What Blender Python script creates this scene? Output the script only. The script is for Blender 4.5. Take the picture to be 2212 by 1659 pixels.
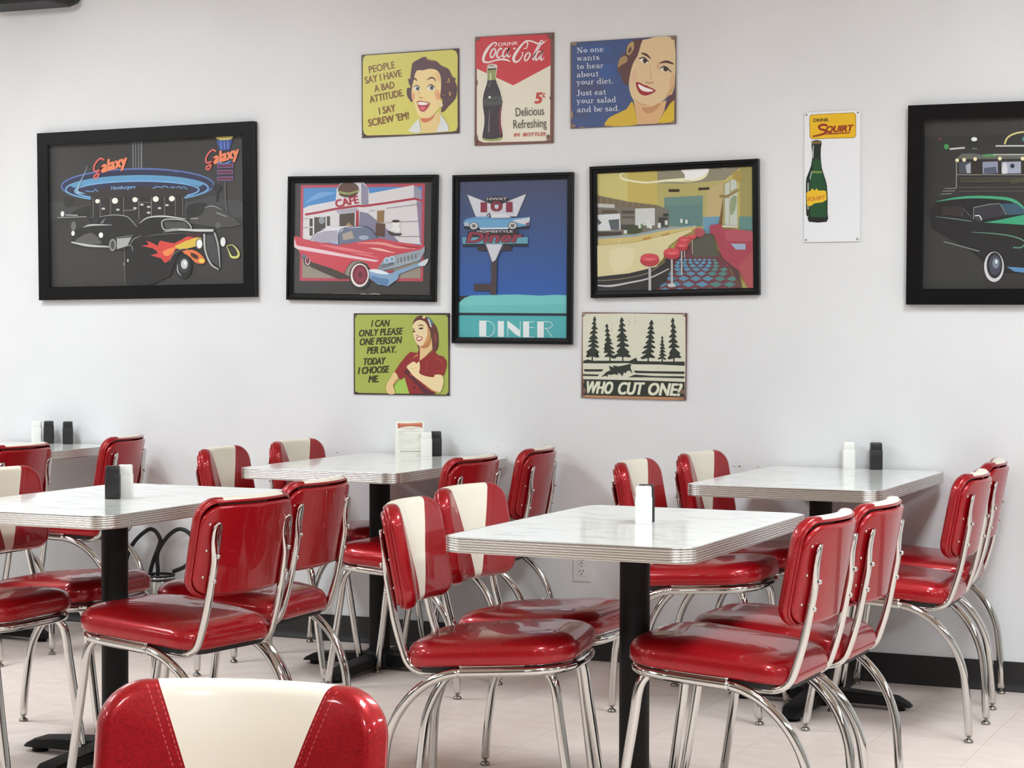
import bpy, bmesh, math, random
from mathutils import Vector, Matrix
from mathutils.geometry import tessellate_polygon

# ------------------------------------------------------------------ scene, camera, light
scene = bpy.context.scene
COL = scene.collection
for o in list(bpy.data.objects):
    bpy.data.objects.remove(o)
random.seed(7)

cam_d = bpy.data.cameras.new('camera')
cam = bpy.data.objects.new('camera', cam_d)
COL.objects.link(cam)
_r = Vector((0.913157, 0.407596, 0.003123)); _u = Vector((-0.014275, 0.024321, 0.999602)); _f = Vector((-0.407358, 0.912838, -0.028027))
M = Matrix.Identity(4)
for i in range(3):
    M[i][0] = _r[i]; M[i][1] = _u[i]; M[i][2] = -_f[i]
M.translation = Vector((3.0, -7.1134, 1.2621))
cam.matrix_world = M
cam_d.sensor_width = 36.0
cam_d.lens = 71.15
cam_d.clip_start = 0.05
cam_d.clip_end = 60
scene.camera = cam

world = bpy.data.worlds.new('world')
scene.world = world
world.use_nodes = True
world.node_tree.nodes['Background'].inputs[0].default_value = (0.8, 0.86, 1.0, 1)
world.node_tree.nodes['Background'].inputs[1].default_value = 0.25

LAMP_STRENGTH = 32.5
scene.view_settings.view_transform = 'Standard'
scene.view_settings.look = 'None'
scene.view_settings.exposure = 0.0
scene.view_settings.gamma = 1.0
scene.view_settings.use_curve_mapping = False

# ------------------------------------------------------------------ helpers
def lin(c):
    out = []
    for v in c[:3]:
        v = v / 255.0
        out.append(v / 12.92 if v <= 0.04045 else ((v + 0.055) / 1.055) ** 2.4)
    return tuple(out)

def principled(name, rgb, rough=0.5, metal=0.0, spec=0.5, coat=0.0, coat_rough=0.05, emit=None, emit_s=0.0):
    m = bpy.data.materials.new(name)
    m.use_nodes = True
    b = m.node_tree.nodes['Principled BSDF']
    b.inputs['Base Color'].default_value = (*lin(rgb), 1)
    b.inputs['Roughness'].default_value = rough
    b.inputs['Metallic'].default_value = metal
    b.inputs['Specular IOR Level'].default_value = spec
    b.inputs['Coat Weight'].default_value = coat
    b.inputs['Coat Roughness'].default_value = coat_rough
    if emit:
        b.inputs['Emission Color'].default_value = (*lin(emit), 1)
        b.inputs['Emission Strength'].default_value = emit_s
    return m

def noise_tint(m, c1, c2, scale=(6, 6, 6), detail=4, lo=0.35, hi=0.65, bump=0.0, bump_scale=None, coords='Object', distort=0.0):
    nt = m.node_tree; N = nt.nodes; L = nt.links
    b = N['Principled BSDF']
    tc = N.new('ShaderNodeTexCoord'); mp = N.new('ShaderNodeMapping')
    mp.inputs['Scale'].default_value = scale
    nz = N.new('ShaderNodeTexNoise'); nz.inputs['Scale'].default_value = 1.0; nz.inputs['Detail'].default_value = detail
    nz.inputs['Distortion'].default_value = distort
    rp = N.new('ShaderNodeValToRGB')
    rp.color_ramp.elements[0].position = lo; rp.color_ramp.elements[0].color = (*lin(c1), 1)
    rp.color_ramp.elements[1].position = hi; rp.color_ramp.elements[1].color = (*lin(c2), 1)
    L.new(tc.outputs[coords], mp.inputs[0]); L.new(mp.outputs[0], nz.inputs['Vector'])
    L.new(nz.outputs['Fac'], rp.inputs[0]); L.new(rp.outputs[0], b.inputs['Base Color'])
    if bump:
        bz = N.new('ShaderNodeTexNoise'); bz.inputs['Scale'].default_value = bump_scale or 200; bz.inputs['Detail'].default_value = 3
        L.new(tc.outputs[coords], bz.inputs['Vector'])
        bp = N.new('ShaderNodeBump'); bp.inputs['Strength'].default_value = bump; bp.inputs['Distance'].default_value = 0.002
        L.new(bz.outputs['Fac'], bp.inputs['Height']); L.new(bp.outputs[0], b.inputs['Normal'])
    return m

MAT = {}
MAT['wall'] = noise_tint(principled('wall_paint', (227, 227, 228), 0.6), (224, 224, 225), (230, 230, 231), (1.5, 1.5, 1.5), 3, bump=0.12, bump_scale=260)
MAT['wall_far'] = principled('wall_far_paint', (86, 80, 76), 0.7)
MAT['wall_side'] = principled('wall_side_paint', (150, 146, 142), 0.7)
MAT['ceiling'] = noise_tint(principled('ceiling_board', (192, 178, 164), 0.9), (186, 172, 158), (198, 184, 170), (40, 40, 40), 4)
MAT['floor'] = noise_tint(principled('floor_grout', (168, 154, 145), 0.7), (160, 146, 138), (174, 160, 150), (8, 8, 8), 3)
tile = principled('vinyl_tile', (226, 212, 204), 0.38, spec=0.4)
MAT['tile'] = noise_tint(tile, (226, 209, 199), (234, 220, 211), (9, 14, 9), 6, 0.3, 0.7, coords='Object')
MAT['base'] = principled('black_vinyl_base', (34, 32, 32), 0.45)
MAT['scuff'] = principled('scuff_mark', (92, 86, 84), 0.7)
MAT['trim'] = principled('lamp_trim', (235, 235, 232), 0.5)
MAT['lamp'] = principled('lamp_diffuser', (255, 255, 255), 0.6, emit=(238, 249, 255), emit_s=LAMP_STRENGTH)

# glitter vinyl: deep red with fine metallic flake under a gloss coat
red = principled('red_glitter_vinyl', (168, 12, 22), 0.36, metal=0.3, spec=0.3, coat=0.6, coat_rough=0.05)
def _flake(m, c1, c2):
    nt = m.node_tree; N = nt.nodes; L = nt.links; b = N['Principled BSDF']
    tc = N.new('ShaderNodeTexCoord'); v = N.new('ShaderNodeTexVoronoi'); v.inputs['Scale'].default_value = 700
    rp = N.new('ShaderNodeValToRGB')
    rp.color_ramp.elements[0].position = 0.0; rp.color_ramp.elements[0].color = (*lin(c1), 1)
    rp.color_ramp.elements[1].position = 1.0; rp.color_ramp.elements[1].color = (*lin(c2), 1)
    L.new(tc.outputs['Object'], v.inputs['Vector'])
    sp = N.new('ShaderNodeSeparateColor'); L.new(v.outputs['Color'], sp.inputs[0])
    L.new(sp.outputs[0], rp.inputs[0]); L.new(rp.outputs[0], b.inputs['Base Color'])
_flake(red, (132, 4, 14), (176, 10, 22))
MAT['red'] = red
MAT['cream'] = principled('cream_vinyl', (240, 232, 214), 0.38, coat=0.25, coat_rough=0.12)
MAT['stitch'] = principled('pale_red_thread', (205, 90, 90), 0.6)
MAT['chrome'] = principled('chrome', (206, 205, 202), 0.07, metal=1.0)
MAT['steel'] = principled('dull_steel', (150, 146, 138), 0.3, metal=1.0)
MAT['alu'] = principled('ribbed_aluminium', (214, 211, 207), 0.26, metal=1.0)
MAT['seatpan'] = principled('seat_pan_black', (28, 26, 26), 0.6)
lam = principled('marble_laminate', (236, 237, 232), 0.16, spec=0.5, coat=0.4, coat_rough=0.05)
MAT['laminate'] = noise_tint(lam, (224, 226, 222), (243, 244, 240), (9, 14, 9), 9, 0.34, 0.5, distort=0.6)
MAT['core'] = principled('table_core_board', (92, 76, 66), 0.7)
MAT['black'] = noise_tint(principled('black_powder_coat', (14, 13, 13), 0.5, spec=0.25), (12, 11, 11), (16, 15, 15), (30, 30, 30), 4, bump=0.15, bump_scale=600)
MAT['shaker_white'] = principled('white_plastic', (244, 244, 238), 0.35)
MAT['shaker_black'] = principled('black_plastic', (30, 27, 27), 0.4)
MAT['frame'] = principled('black_frame_lacquer', (9, 8, 9), 0.3, spec=0.28)
MAT['plate'] = principled('outlet_plastic', (226, 224, 220), 0.4)
MAT['slot'] = principled('slot_black', (25, 22, 20), 0.6)
MAT['cord'] = principled('black_rubber', (22, 22, 24), 0.5)
MAT['paper'] = principled('menu_card', (240, 240, 232), 0.6)
MAT['speaker'] = principled('speaker_black', (30, 30, 31), 0.55)
MAT['tin_back'] = principled('tin_edge', (96, 70, 64), 0.45)
MAT['rust'] = principled('rust', (104, 66, 56), 0.7)

def print_material(name, rough):
    m = bpy.data.materials.new(name); m.use_nodes = True
    b = m.node_tree.nodes['Principled BSDF']
    a = m.node_tree.nodes.new('ShaderNodeVertexColor'); a.layer_name = 'ink'
    m.node_tree.links.new(a.outputs['Color'], b.inputs['Base Color'])
    b.inputs['Roughness'].default_value = rough
    return m
MAT['print'] = print_material('printed_ink', 0.55)
MAT['tin'] = print_material('painted_tin', 0.38)

g = bpy.data.materials.new('picture_glass'); g.use_nodes = True
nt = g.node_tree; nt.nodes.clear()
out = nt.nodes.new('ShaderNodeOutputMaterial'); mx = nt.nodes.new('ShaderNodeMixShader')
tr = nt.nodes.new('ShaderNodeBsdfTransparent'); gl = nt.nodes.new('ShaderNodeBsdfGlossy')
gl.inputs['Roughness'].default_value = 0.02
lw = nt.nodes.new('ShaderNodeLayerWeight'); lw.inputs['Blend'].default_value = 0.5       # Facing = 1 - |cos|, same from both sides
pw = nt.nodes.new('ShaderNodeMath'); pw.operation = 'POWER'; pw.inputs[1].default_value = 5
fr = nt.nodes.new('ShaderNodeMath'); fr.operation = 'MULTIPLY_ADD'; fr.inputs[1].default_value = 0.93; fr.inputs[2].default_value = 0.055
nt.links.new(lw.outputs['Facing'], pw.inputs[0]); nt.links.new(pw.outputs[0], fr.inputs[0])
nt.links.new(fr.outputs[0], mx.inputs[0]); nt.links.new(tr.outputs[0], mx.inputs[1]); nt.links.new(gl.outputs[0], mx.inputs[2]); nt.links.new(mx.outputs[0], out.inputs[0])
MAT['glass'] = g

def obj(name, me, parent=None, mat=None, loc=None):
    o = bpy.data.objects.new(name, me)
    COL.objects.link(o)
    if mat is not None and not me.materials:
        me.materials.append(mat)
    if parent is not None:
        o.parent = parent
    if loc is not None:
        o.location = loc
    return o

def mesh(name, verts, faces, smooth=False):
    me = bpy.data.meshes.new(name)
    me.from_pydata([tuple(v) for v in verts], [], faces)
    me.update()
    if smooth:
        for p in me.polygons: p.use_smooth = True
    return me

def tag(o, label=None, cat=None, group=None, kind=None):
    if label: o['label'] = label
    if cat: o['category'] = cat
    if group: o['group'] = group
    if kind: o['kind'] = kind
    return o

def empty(name, loc, rz=0.0):
    o = bpy.data.objects.new(name, None)
    COL.objects.link(o); o.location = loc; o.rotation_euler = (0, 0, rz); o.empty_display_size = 0.05
    return o

def box_mesh(name, x0, x1, y0, y1, z0, z1, bev=0.0, seg=2):
    bm = bmesh.new()
    vs = [bm.verts.new((x, y, z)) for x in (x0, x1) for y in (y0, y1) for z in (z0, z1)]
    for f in ((0, 1, 3, 2), (4, 6, 7, 5), (0, 4, 5, 1), (2, 3, 7, 6), (0, 2, 6, 4), (1, 5, 7, 3)):
        bm.faces.new([vs[i] for i in f])
    bmesh.ops.recalc_face_normals(bm, faces=bm.faces)
    if bev > 0:
        bmesh.ops.bevel(bm, geom=list(bm.edges), offset=bev, segments=seg, affect='EDGES', profile=0.5)
    me = bpy.data.meshes.new(name); bm.to_mesh(me); bm.free()
    return me

def catmull(pts, n=8, closed=False):
    P = [Vector(p) for p in pts]; out = []
    m = len(P); rng = range(m if closed else m - 1)
    for i in rng:
        if closed:
            p0, p1, p2, p3 = P[(i - 1) % m], P[i], P[(i + 1) % m], P[(i + 2) % m]
        else:
            p1, p2 = P[i], P[i + 1]
            p0 = P[i - 1] if i > 0 else p1 * 2 - p2
            p3 = P[i + 2] if i + 2 < m else p2 * 2 - p1
        for k in range(n):
            t = k / n
            out.append(0.5 * ((2 * p1) + (p2 - p0) * t + (2 * p0 - 5 * p1 + 4 * p2 - p3) * t * t + (3 * p1 - p0 - 3 * p2 + p3) * t ** 3))
    if not closed: out.append(P[-1].copy())
    return out

def tube(name, path, r, sides=12, closed=False, radii=None, hint=None, cap=True):
    """sweep; radii = per point (a, b): a along hint side, b along the other"""
    n = len(path); V = []; F = []
    prev = None
    for i, p in enumerate(path):
        if closed:
            t = (path[(i + 1) % n] - path[i - 1]).normalized()
        else:
            t = (path[min(i + 1, n - 1)] - path[max(i - 1, 0)]).normalized()
        if hint is not None:
            s = (hint - t * hint.dot(t)).normalized()
        elif prev is None:
            a = Vector((0, 0, 1)) if abs(t.z) < 0.9 else Vector((1, 0, 0))
            s = (a - t * a.dot(t)).normalized()
        else:
            s = (prev - t * prev.dot(t)).normalized()
        prev = s; q = t.cross(s)
        ra, rb = (r, r) if radii is None else radii[i]
        for k in range(sides):
            an = 2 * math.pi * k / sides
            V.append(p + s * (ra * math.cos(an)) + q * (rb * math.sin(an)))
    m = n if closed else n - 1
    for i in range(m):
        for k in range(sides):
            a = i * sides + k; b = i * sides + (k + 1) % sides
            c = ((i + 1) % n) * sides + (k + 1) % sides; d = ((i + 1) % n) * sides + k
            F.append((a, b, c, d))
    if cap and not closed:
        F.append(tuple(reversed(range(sides)))); F.append(tuple(range((n - 1) * sides, n * sides)))
    return mesh(name, V, F, True)

def lathe(name, prof, sides=16, cx=0, cy=0):
    V = []; F = []
    for (r, z) in prof:
        for k in range(sides):
            a = 2 * math.pi * k / sides
            V.append((cx + r * math.cos(a), cy + r * math.sin(a), z))
    for i in range(len(prof) - 1):
        for k in range(sides):
            F.append((i * sides + k, i * sides + (k + 1) % sides, (i + 1) * sides + (k + 1) % sides, (i + 1) * sides + k))
    F.append(tuple(reversed(range(sides)))); F.append(tuple(range((len(prof) - 1) * sides, len(prof) * sides)))
    return mesh(name, V, F, True)

def rrect(hx, hy, r, n=8, cx=0.0, cy=0.0):
    pts = []
    for sx, sy, a0 in ((1, 1, 0), (-1, 1, 90), (-1, -1, 180), (1, -1, 270)):
        for k in range(n + 1):
            a = math.radians(a0 + 90 * k / n)
            pts.append((cx + sx * (hx - r) + r * math.cos(a), cy + sy * (hy - r) + r * math.sin(a)))
    return pts

def autosmooth(me, ang=40):
    for p in me.polygons: p.use_smooth = True
    try:
        me.set_sharp_from_angle(angle=math.radians(ang))
    except Exception:
        pass
    return me

def copy_tree(o, parent=None):
    c = o.copy(); COL.objects.link(c); c.parent = parent
    for ch in o.children:
        copy_tree(ch, c)
    return c

# ------------------------------------------------------------------ the room
X0, X1, Y1, ZC = -6.2, 6.6, -11.5, 3.02
def struct(name, me, mat, parent=None):
    o = obj(name, me, parent, mat)
    if parent is None: o['kind'] = 'structure'
    return o
wall_back = struct('wall_back', box_mesh('wall_back', X0 - .1, X1 + .1, 0, .1, 0, ZC), MAT['wall'])
struct('wall_left', box_mesh('wall_left', X0 - .1, X0, Y1, 0, 0, ZC), MAT['wall_side'])
struct('wall_right', box_mesh('wall_right', X1, X1 + .1, Y1, 0, 0, ZC), MAT['wall_side'])
struct('wall_front', box_mesh('wall_front', X0 - .1, X1 + .1, Y1 - .1, Y1, 0, ZC), MAT['wall_far'])
struct('ceiling', box_mesh('ceiling', X0 - .1, X1 + .1, Y1 - .1, .1, ZC, ZC + .1), MAT['ceiling'])
floor = struct('floor', box_mesh('floor', X0 - .1, X1 + .1, Y1 - .1, .1, -.12, -.0012), MAT['floor'])
# vinyl tiles: pieces in view are objects of their own, the rest is one piece of the floor
TS, GAP, TX = 0.3188, 0.0012, 0.545
tile_me = box_mesh('tile', 0, TS - GAP, -(TS - GAP), 0, -.003, 0)
tile_me.materials.append(MAT['tile'])
tile_spots = []; far_v = []; far_f = []
ni0 = int(math.floor((X0 - TX) / TS)); ni1 = int(math.ceil((X1 - TX) / TS)); nj = int(abs(Y1) / TS) + 1
def in_view(x, y):
    d = Vector((x, y, 0)) - Vector((3.0, -7.1134, 1.2621)); z = d.dot(_f)
    if z < .5: return False
    px = 1106 + 4371.7 * d.dot(_r) / z; py = 829.5 - 4371.7 * d.dot(_u) / z
    return -20 < px < 2232 and py < 1680
for i in range(ni0, ni1):
    for j in range(nj):
        x = TX + i * TS; y = -.004 - j * TS
        if x < X0 or x + TS > X1: continue
        vis = any(in_view(x + a * TS, y - b * TS) for a in (0, .5, 1) for b in (0, .5, 1))
        if vis:
            t = obj('tile', tile_me, floor, None, (x, y, 0.0))
        else:
            k = len(far_v)
            far_v += [(x, y, 0), (x + TS - GAP, y, 0), (x + TS - GAP, y - TS + GAP, 0), (x, y - TS + GAP, 0)]
            far_f.append((k, k + 3, k + 2, k + 1))
o = obj('tile_field', mesh('tile_field', far_v, far_f), floor, MAT['tile']); o['kind'] = 'stuff'
# cove base along the back wall
bp = [(0.0, 0.0), (-.011, 0.0), (-.0105, .006), (-.006, .014), (-.004, .03), (-.004, .1045), (0, .1045)]
V = [(x, y - .0005, z) for x in (X0, X1) for (y, z) in bp]; n = len(bp)
struct('baseboard_back', autosmooth(mesh('baseboard_back', V, [(k, k + 1, n + k + 1, n + k) for k in range(n - 1)] + [tuple(reversed(range(n))), tuple(range(n, 2 * n))]), 30), MAT['base'])

for (x, z, w_, h_) in ((.741, .754, .010, .0045), (.722, .753, .016, .0016), (.812, .7545, .008, .0022), (-.941, .758, .009, .003), (-.234, .798, .004, .002), (-.049, .757, .005, .0025)):
    obj('scuff', mesh('scuff', [(x + w_ / 2 * math.cos(q * math.pi / 5), -.0006, z + h_ / 2 * math.sin(q * math.pi / 5)) for q in range(10)], [tuple(range(10))]), wall_back, MAT['scuff'])
# ceiling troffers
def troffer(x, y):
    r = empty('ceiling_light', (x, y, ZC))
    tag(r, 'deep-lipped white ceiling panel light above the dining room', 'ceiling light', 'ceiling panel lights')
    V = []; F = []
    hx, hy, w = .31, .61, .035
    bm = bmesh.new()
    for (a, b, c, d) in ((-hx, hx, -hy, -hy + w), (-hx, hx, hy - w, hy), (-hx, -hx + w, -hy + w, hy - w), (hx - w, hx, -hy + w, hy - w)):
        k = len(V)
        V += [(a, c, -.045), (b, c, -.045), (b, d, -.045), (a, d, -.045), (a, c, 0), (b, c, 0), (b, d, 0), (a, d, 0)]  # lip hangs below the diffuser, shaped to cut its light on the upper wall
        F += [(k, k + 3, k + 2, k + 1), (k, k + 1, k + 5, k + 4), (k + 1, k + 2, k + 6, k + 5), (k + 2, k + 3, k + 7, k + 6), (k + 3, k, k + 4, k + 7)]
    bm.free()
    obj('lamp_frame', mesh('lamp_frame', V, F), r, MAT['trim'])
    hx -= w; hy -= w
    obj('diffuser', mesh('diffuser', [(-hx, -hy, -.008), (hx, -hy, -.008), (hx, hy, -.008), (-hx, hy, -.008)], [(0, 3, 2, 1)]), r, MAT['lamp'])
    return r
lamp0 = None
for x in (-5.3, -2.0, 2.45, 5.5):
    for y in (-2.15, -4.8, -8.6):
        if lamp0 is None: lamp0 = troffer(x, y)
        else:
            c = copy_tree(lamp0); c.location = (x, y, ZC)

# ------------------------------------------------------------------ chairs
BW, BT, BB, BR, BXA, BLEAN = .380, .8172, .555, .375, -.263, .187
def back_x(y, z):
    return BXA - BLEAN * (z - .75) + y * y / (2 * BR)

def make_chair():
    root = empty('diner_chair', (0, 0, 0))
    ch = MAT['chrome']; R = .0122
    # seat cushion
    def tilt(x): return .0 + (x - .0) * .075          # seat frame rises toward the front
    x_r, x_f, hw = -.195, .237, .2
    outline = []
    for cx, cy, rr, a0 in ((x_f - .1, hw - .1, .1, 0), (x_r + .075, hw - .075 - .02, .075, 90), (x_r + .075, -(hw - .075 - .02), .075, 180), (x_f - .1, -(hw - .1), .1, 270)):
        for k in range(11):
            a = math.radians(a0 + 9 * k)
            outline.append((cx + rr * math.cos(a), cy + rr * math.sin(a)))
    mx_ = (x_r + x_f) / 2
    prof = [(.02, .4425), (.006, .444), (.001, .450), (0, .462), (.001, .477), (.005, .487), (.013, .496), (.027, .504), (.05, .510), (.085, .5145), (.13, .517), (.17, .518)]
    V = []; F = []; no = len(outline)
    for ins, z in prof:
        for (x, y) in outline:
            d = Vector((x - mx_, y)); L = d.length
            s = max(0.03, (L - ins * (1.12 if abs(x - mx_) > .15 and abs(y) > .12 else 1)) / L)
            px = mx_ + d.x * s; V.append((px, d.y * s, z - .012 + tilt(px)))
    for i in range(len(prof) - 1):
        for k in range(no):
            F.append((i * no + k, i * no + (k + 1) % no, (i + 1) * no + (k + 1) % no, (i + 1) * no + k))
    F.append(tuple(range((len(prof) - 1) * no, len(prof) * no)))
    F.append(tuple(reversed(range(no))))
    obj('seat', mesh('seat', V, F, True), root, MAT['red'])
    # pan under the cushion
    V = []; F = []
    for z, s in ((.430, .93), (.4435, .93)):
        for (x, y) in outline:
            px = mx_ + (x - mx_) * s; V.append((px, y * s, z - .012 + tilt(px)))
    F = [(k, (k + 1) % no, no + (k + 1) % no, no + k) for k in range(no)] + [tuple(reversed(range(no))), tuple(range(no, 2 * no))]
    obj('seat_pan', mesh('seat_pan', V, F), root, MAT['seatpan'])
    # chrome hoop under the cushion
    zr = lambda x: .4285 + tilt(x) * .9 - .012
    hp = [(-.046, .182), (.0, .184), (.08, .186), (.13, .184), (.185, .165), (.221, .115), (.23, .05), (.231, 0)]
    hp = hp + [(x, -y) for x, y in reversed(hp[:-1])]
    path = catmull([(x, y, zr(x)) for x, y in hp], 5)
    obj('seat_frame', tube('seat_frame', path, R, 12), root, ch)
    obj('seat_trim', tube('seat_trim', catmull([(x * .985 + .002, y * .985, zr(x) + .0155) for x, y in hp], 5), .0038, 8), root, ch)
    # legs
    for s in (1, -1):
        pts = [(-.045, .182, .4135), (-.078, .182, .406), (-.118, .181, .388), (-.156, .179, .360), (-.19, .176, .322), (-.216, .172, .278), (-.234, .168, .226), (-.243, .164, .16), (-.249, .159, .09), (-.252, .156, .022)]
        leg = obj('leg', tube('leg_rear', catmull([(x, s * y, z) for x, y, z in pts], 4), R, 12), root, ch)
        obj('glide', lathe('glide', [(.0095, .026), (.0095, .019), (.005, .0185), (.005, .013), (.008, .012), (.0135, .007), (.0145, .003), (.013, 0)], 14, -.2525, s * .156), leg, MAT['steel'])
        pts = [(.10, .11, .425), (.14, .13, .426), (.168, .146, .4215), (.187, .155, .404), (.197, .160, .375), (.206, .163, .31), (.228, .168, .165), (.2505, .173, .022)]
        leg = obj('leg', tube('leg_front', catmull([(x, s * y, z) for x, y, z in pts], 4), R, 12), root, ch)
        obj('glide', lathe('glide', [(.0095, .026), (.0095, .019), (.005, .0185), (.005, .013), (.008, .012), (.0135, .007), (.0145, .003), (.013, 0)], 14, .252, s * .173), leg, MAT['steel'])
        # strut that carries the back
        ys = .142
        rear = lambda z: back_x(ys, z) - .0142
        pts = [(.0, .150, .412), (-.06, .150, .407), (-.12, .149, .405), (-.155, .148, .408), (-.183, .147, .426), (-.2, .146, .465), (rear(.53) - .0095, .1455, .53)]
        for z in (.60, .65, .69, .72, .742, .757):
            t = (z - .465) / (.757 - .465)
            pts.append((rear(z) - (.0103 if z < .66 else .0103 - .005 * min(1, (z - .66) / .05)), .146 - .004 * t, z))
        pt = catmull([(x, s * y, z) for x, y, z in pts], 4)
        rad = []
        for p in pt:
            if p.z > .655:
                t = min(1, (p.z - .655) / .05)
                wv = .0105 + .0085 * t; tv = .0105 - .0050 * t
                if p.z > .735: wv *= math.sqrt(max(.06, 1 - ((p.z - .735) / .0228) ** 2))
                rad.append((wv, tv))
            else: rad.append((.0105, .0105))
        st = obj('back_strut', tube('back_strut', pt, .0105, 12, radii=rad, hint=Vector((0, 1, 0))), root, ch)
        for z in (.668, .603):
            t = (z - .465) / (.757 - .465)
            b = obj('bolt', lathe('bolt', [(.0066, 0), (.0066, .0025), (.005, .005), (.002, .0062)], 10), st, ch)
            b.location = (rear(z) - .0195, s * (.146 - .004 * t), z); b.rotation_euler = (0, math.radians(-100), 0)
        for z in (.752, .684, .614):
            y = .160
            b = obj('screw', lathe('screw', [(.0042, 0), (.0042, .0012), (.003, .0028), (.001, .0034)], 8), root, ch)
            b.location = (back_x(y, z) - .0132, s * y, z); b.rotation_euler = (0, math.radians(-84), math.radians(s * -20))
    # padded back: outline is a rounded rectangle bent round the sitter
    H = BT - BB; hw = BW / 2; rc = .056; DB = .008
    def half_w(t):
        if t < rc: return hw - rc + math.sqrt(max(0, rc * rc - (rc - t) ** 2))
        if t > H - rc: return hw - rc + math.sqrt(max(0, rc * rc - (t - H + rc) ** 2))
        return hw
    def sdf(y, t):
        qx = abs(y) - (hw - rc); qy = abs(t - H / 2) - (H / 2 - rc)
        return -(math.hypot(max(qx, 0), max(qy, 0)) + min(max(qx, qy), 0) - rc)
    def place(y, t, d):
        z = BB + t
        nrm = Vector((1, -y / BR, BLEAN)).normalized()
        return Vector((back_x(y, z), y, z)) + nrm * d
    def cush(y, t):
        ds = max(0, sdf(y, t)); rr = .019
        k = 1 - min(ds / rr, 1)
        pil = .007 * math.sin(min(1, ds / .09) * math.pi / 2)
        return .027 * max(0, 1 - k ** 2.7) ** (1 / 2.7) + pil
    ts = [H * (1 - math.cos(math.pi * i / 30)) / 2 for i in range(31)]
    def edge_half(t): return .018 + (.121 - .018) * (t / H) ** 1.05
    def strip(name, fa, fb, ncol, mat, cl_a, cl_b):
        V = []; F = []
        for t in ts:
            a = fa(t); b = fb(t)
            for c in range(ncol + 1):
                u = c / ncol
                if cl_a and cl_b: u = (1 - math.cos(math.pi * u)) / 2
                elif cl_a: u = 1 - math.cos(math.pi / 2 * u)
                elif cl_b: u = math.sin(math.pi / 2 * u)
                y = a + (b - a) * u
                V.append(place(y, t, DB + cush(y, t)))
        m = ncol + 1
        for i in range(len(ts) - 1):
            for c in range(ncol):
                F.append((i * m + c, i * m + c + 1, (i + 1) * m + c + 1, (i + 1) * m + c))
        return V, F
    lim = lambda t: min(edge_half(t), half_w(t) * .999)
    Va, Fa = strip('l', lambda t: -half_w(t), lambda t: -lim(t), 16, None, True, False)
    Vb, Fb = strip('r', lambda t: lim(t), lambda t: half_w(t), 16, None, False, True)
    def loop(ins):
        ol = []; r_ = rc - ins
        eh = edge_half(H)
        for (cy, ct, a0) in ((hw - rc, H - rc, 0), (-(hw - rc), H - rc, 90), (-(hw - rc), rc, 180), (hw - rc, rc, 270)):
            for kk in range(11):
                a = math.radians(a0 + 9 * kk); ol.append((cy + r_ * math.cos(a), ct + r_ * math.sin(a)))
            e = ol[-1]
            if a0 == 0:
                for y_ in [hw - rc - .01, eh] + [eh * (1 - q_ / 5) for q_ in range(1, 10)] + [-eh, -(hw - rc) + .01]: ol.append((y_, e[1]))
            elif a0 == 180:
                for kk in range(1, 12): ol.append((e[0] + 2 * (hw - rc) * kk / 12, e[1]))
            else:
                sg_ = -1 if a0 == 90 else 1
                for kk in range(1, 8): ol.append((e[0], e[1] + sg_ * (H - 2 * rc) * kk / 8))
        return ol
    rims = [(0, DB + .0002), (.0008, DB - .003), (.004, DB - .0062), (.008, DB - .0074), (.0125, DB - .008)]
    RV = []; L0 = loop(0); nl = len(L0)
    for ins, d in rims: RV += [place(y, t, d) for y, t in loop(ins)]
    red_f = []; cream_f = []
    for i_ in range(len(rims) - 1):
        for k_ in range(nl):
            k2 = (k_ + 1) % nl
            my = (L0[k_][0] + L0[k2][0]) / 2; mt = (L0[k_][1] + L0[k2][1]) / 2
            f_ = (i_ * nl + k_, i_ * nl + k2, (i_ + 1) * nl + k2, (i_ + 1) * nl + k_)
            (cream_f if mt > H - .002 and abs(my) < edge_half(H) else red_f).append(f_)
    k = len(Va); kb = len(Va) + len(Vb)
    Fb = Fb + [tuple(i + len(Vb) for i in f) for f in red_f]; Vb = Vb + RV
    cu = obj('back_cushion', mesh('back_cushion', Va + Vb, Fa + [tuple(i + k for i in f) for f in Fb], True), root, MAT['red'])
    Vc, Fc = strip('c', lambda t: -lim(t), lim, 12, None, False, False)
    Fc = Fc + [tuple(i + len(Vc) for i in f) for f in cream_f]; Vc = Vc + RV
    obj('back_stripe', mesh('back_stripe', Vc, Fc, True), root, MAT['cream'])
    # stitching beside the stripe
    V = []; F = []
    for s in (1, -1):
        for off in (.004, .0155):
            t = .02
            while t < H - .006:
                q = []
                for (dt, dy) in ((0, -.0006), (.0042, -.0006), (.0042, .0006), (0, .0006)):
                    y = s * (edge_half(t + dt) + off) + dy
                    q.append(place(y, t + dt, DB + .0003 + cush(y, t + dt)))
                k = len(V); V += q; F.append((k, k + 1, k + 2, k + 3))
                t += .0068
    o = obj('stitching', mesh('stitching', V, F), cu, MAT['stitch']); o['kind'] = 'stuff'
    # rear shell
    V = []; F = []
    nc = 28
    def shell(y, t):
        ds = max(0, sdf(y, t)); k = 1 - min(ds / .006, 1)
        return .011 * math.sqrt(max(0, 1 - k * k))
    hs = lambda t: half_w(t)
    for t in ts:
        for c in range(nc + 1):
            y = -half_w(t) * math.cos(math.pi * c / nc)
            ky = (hw - .011) / hw; kt = (H - .027) / H
            yy = y * ky; tt = H / 2 - .003 + (t - H / 2) * kt
            V.append(place(yy, tt, -.0025 - shell(y, t)))
    m = nc + 1
    for i in range(len(ts) - 1):
        for c in range(nc): F.append((i * m + c, (i + 1) * m + c, (i + 1) * m + c + 1, i * m + c + 1))
    obj('back_shell', mesh('back_shell', V, F, True), root, MAT['red'])
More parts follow.
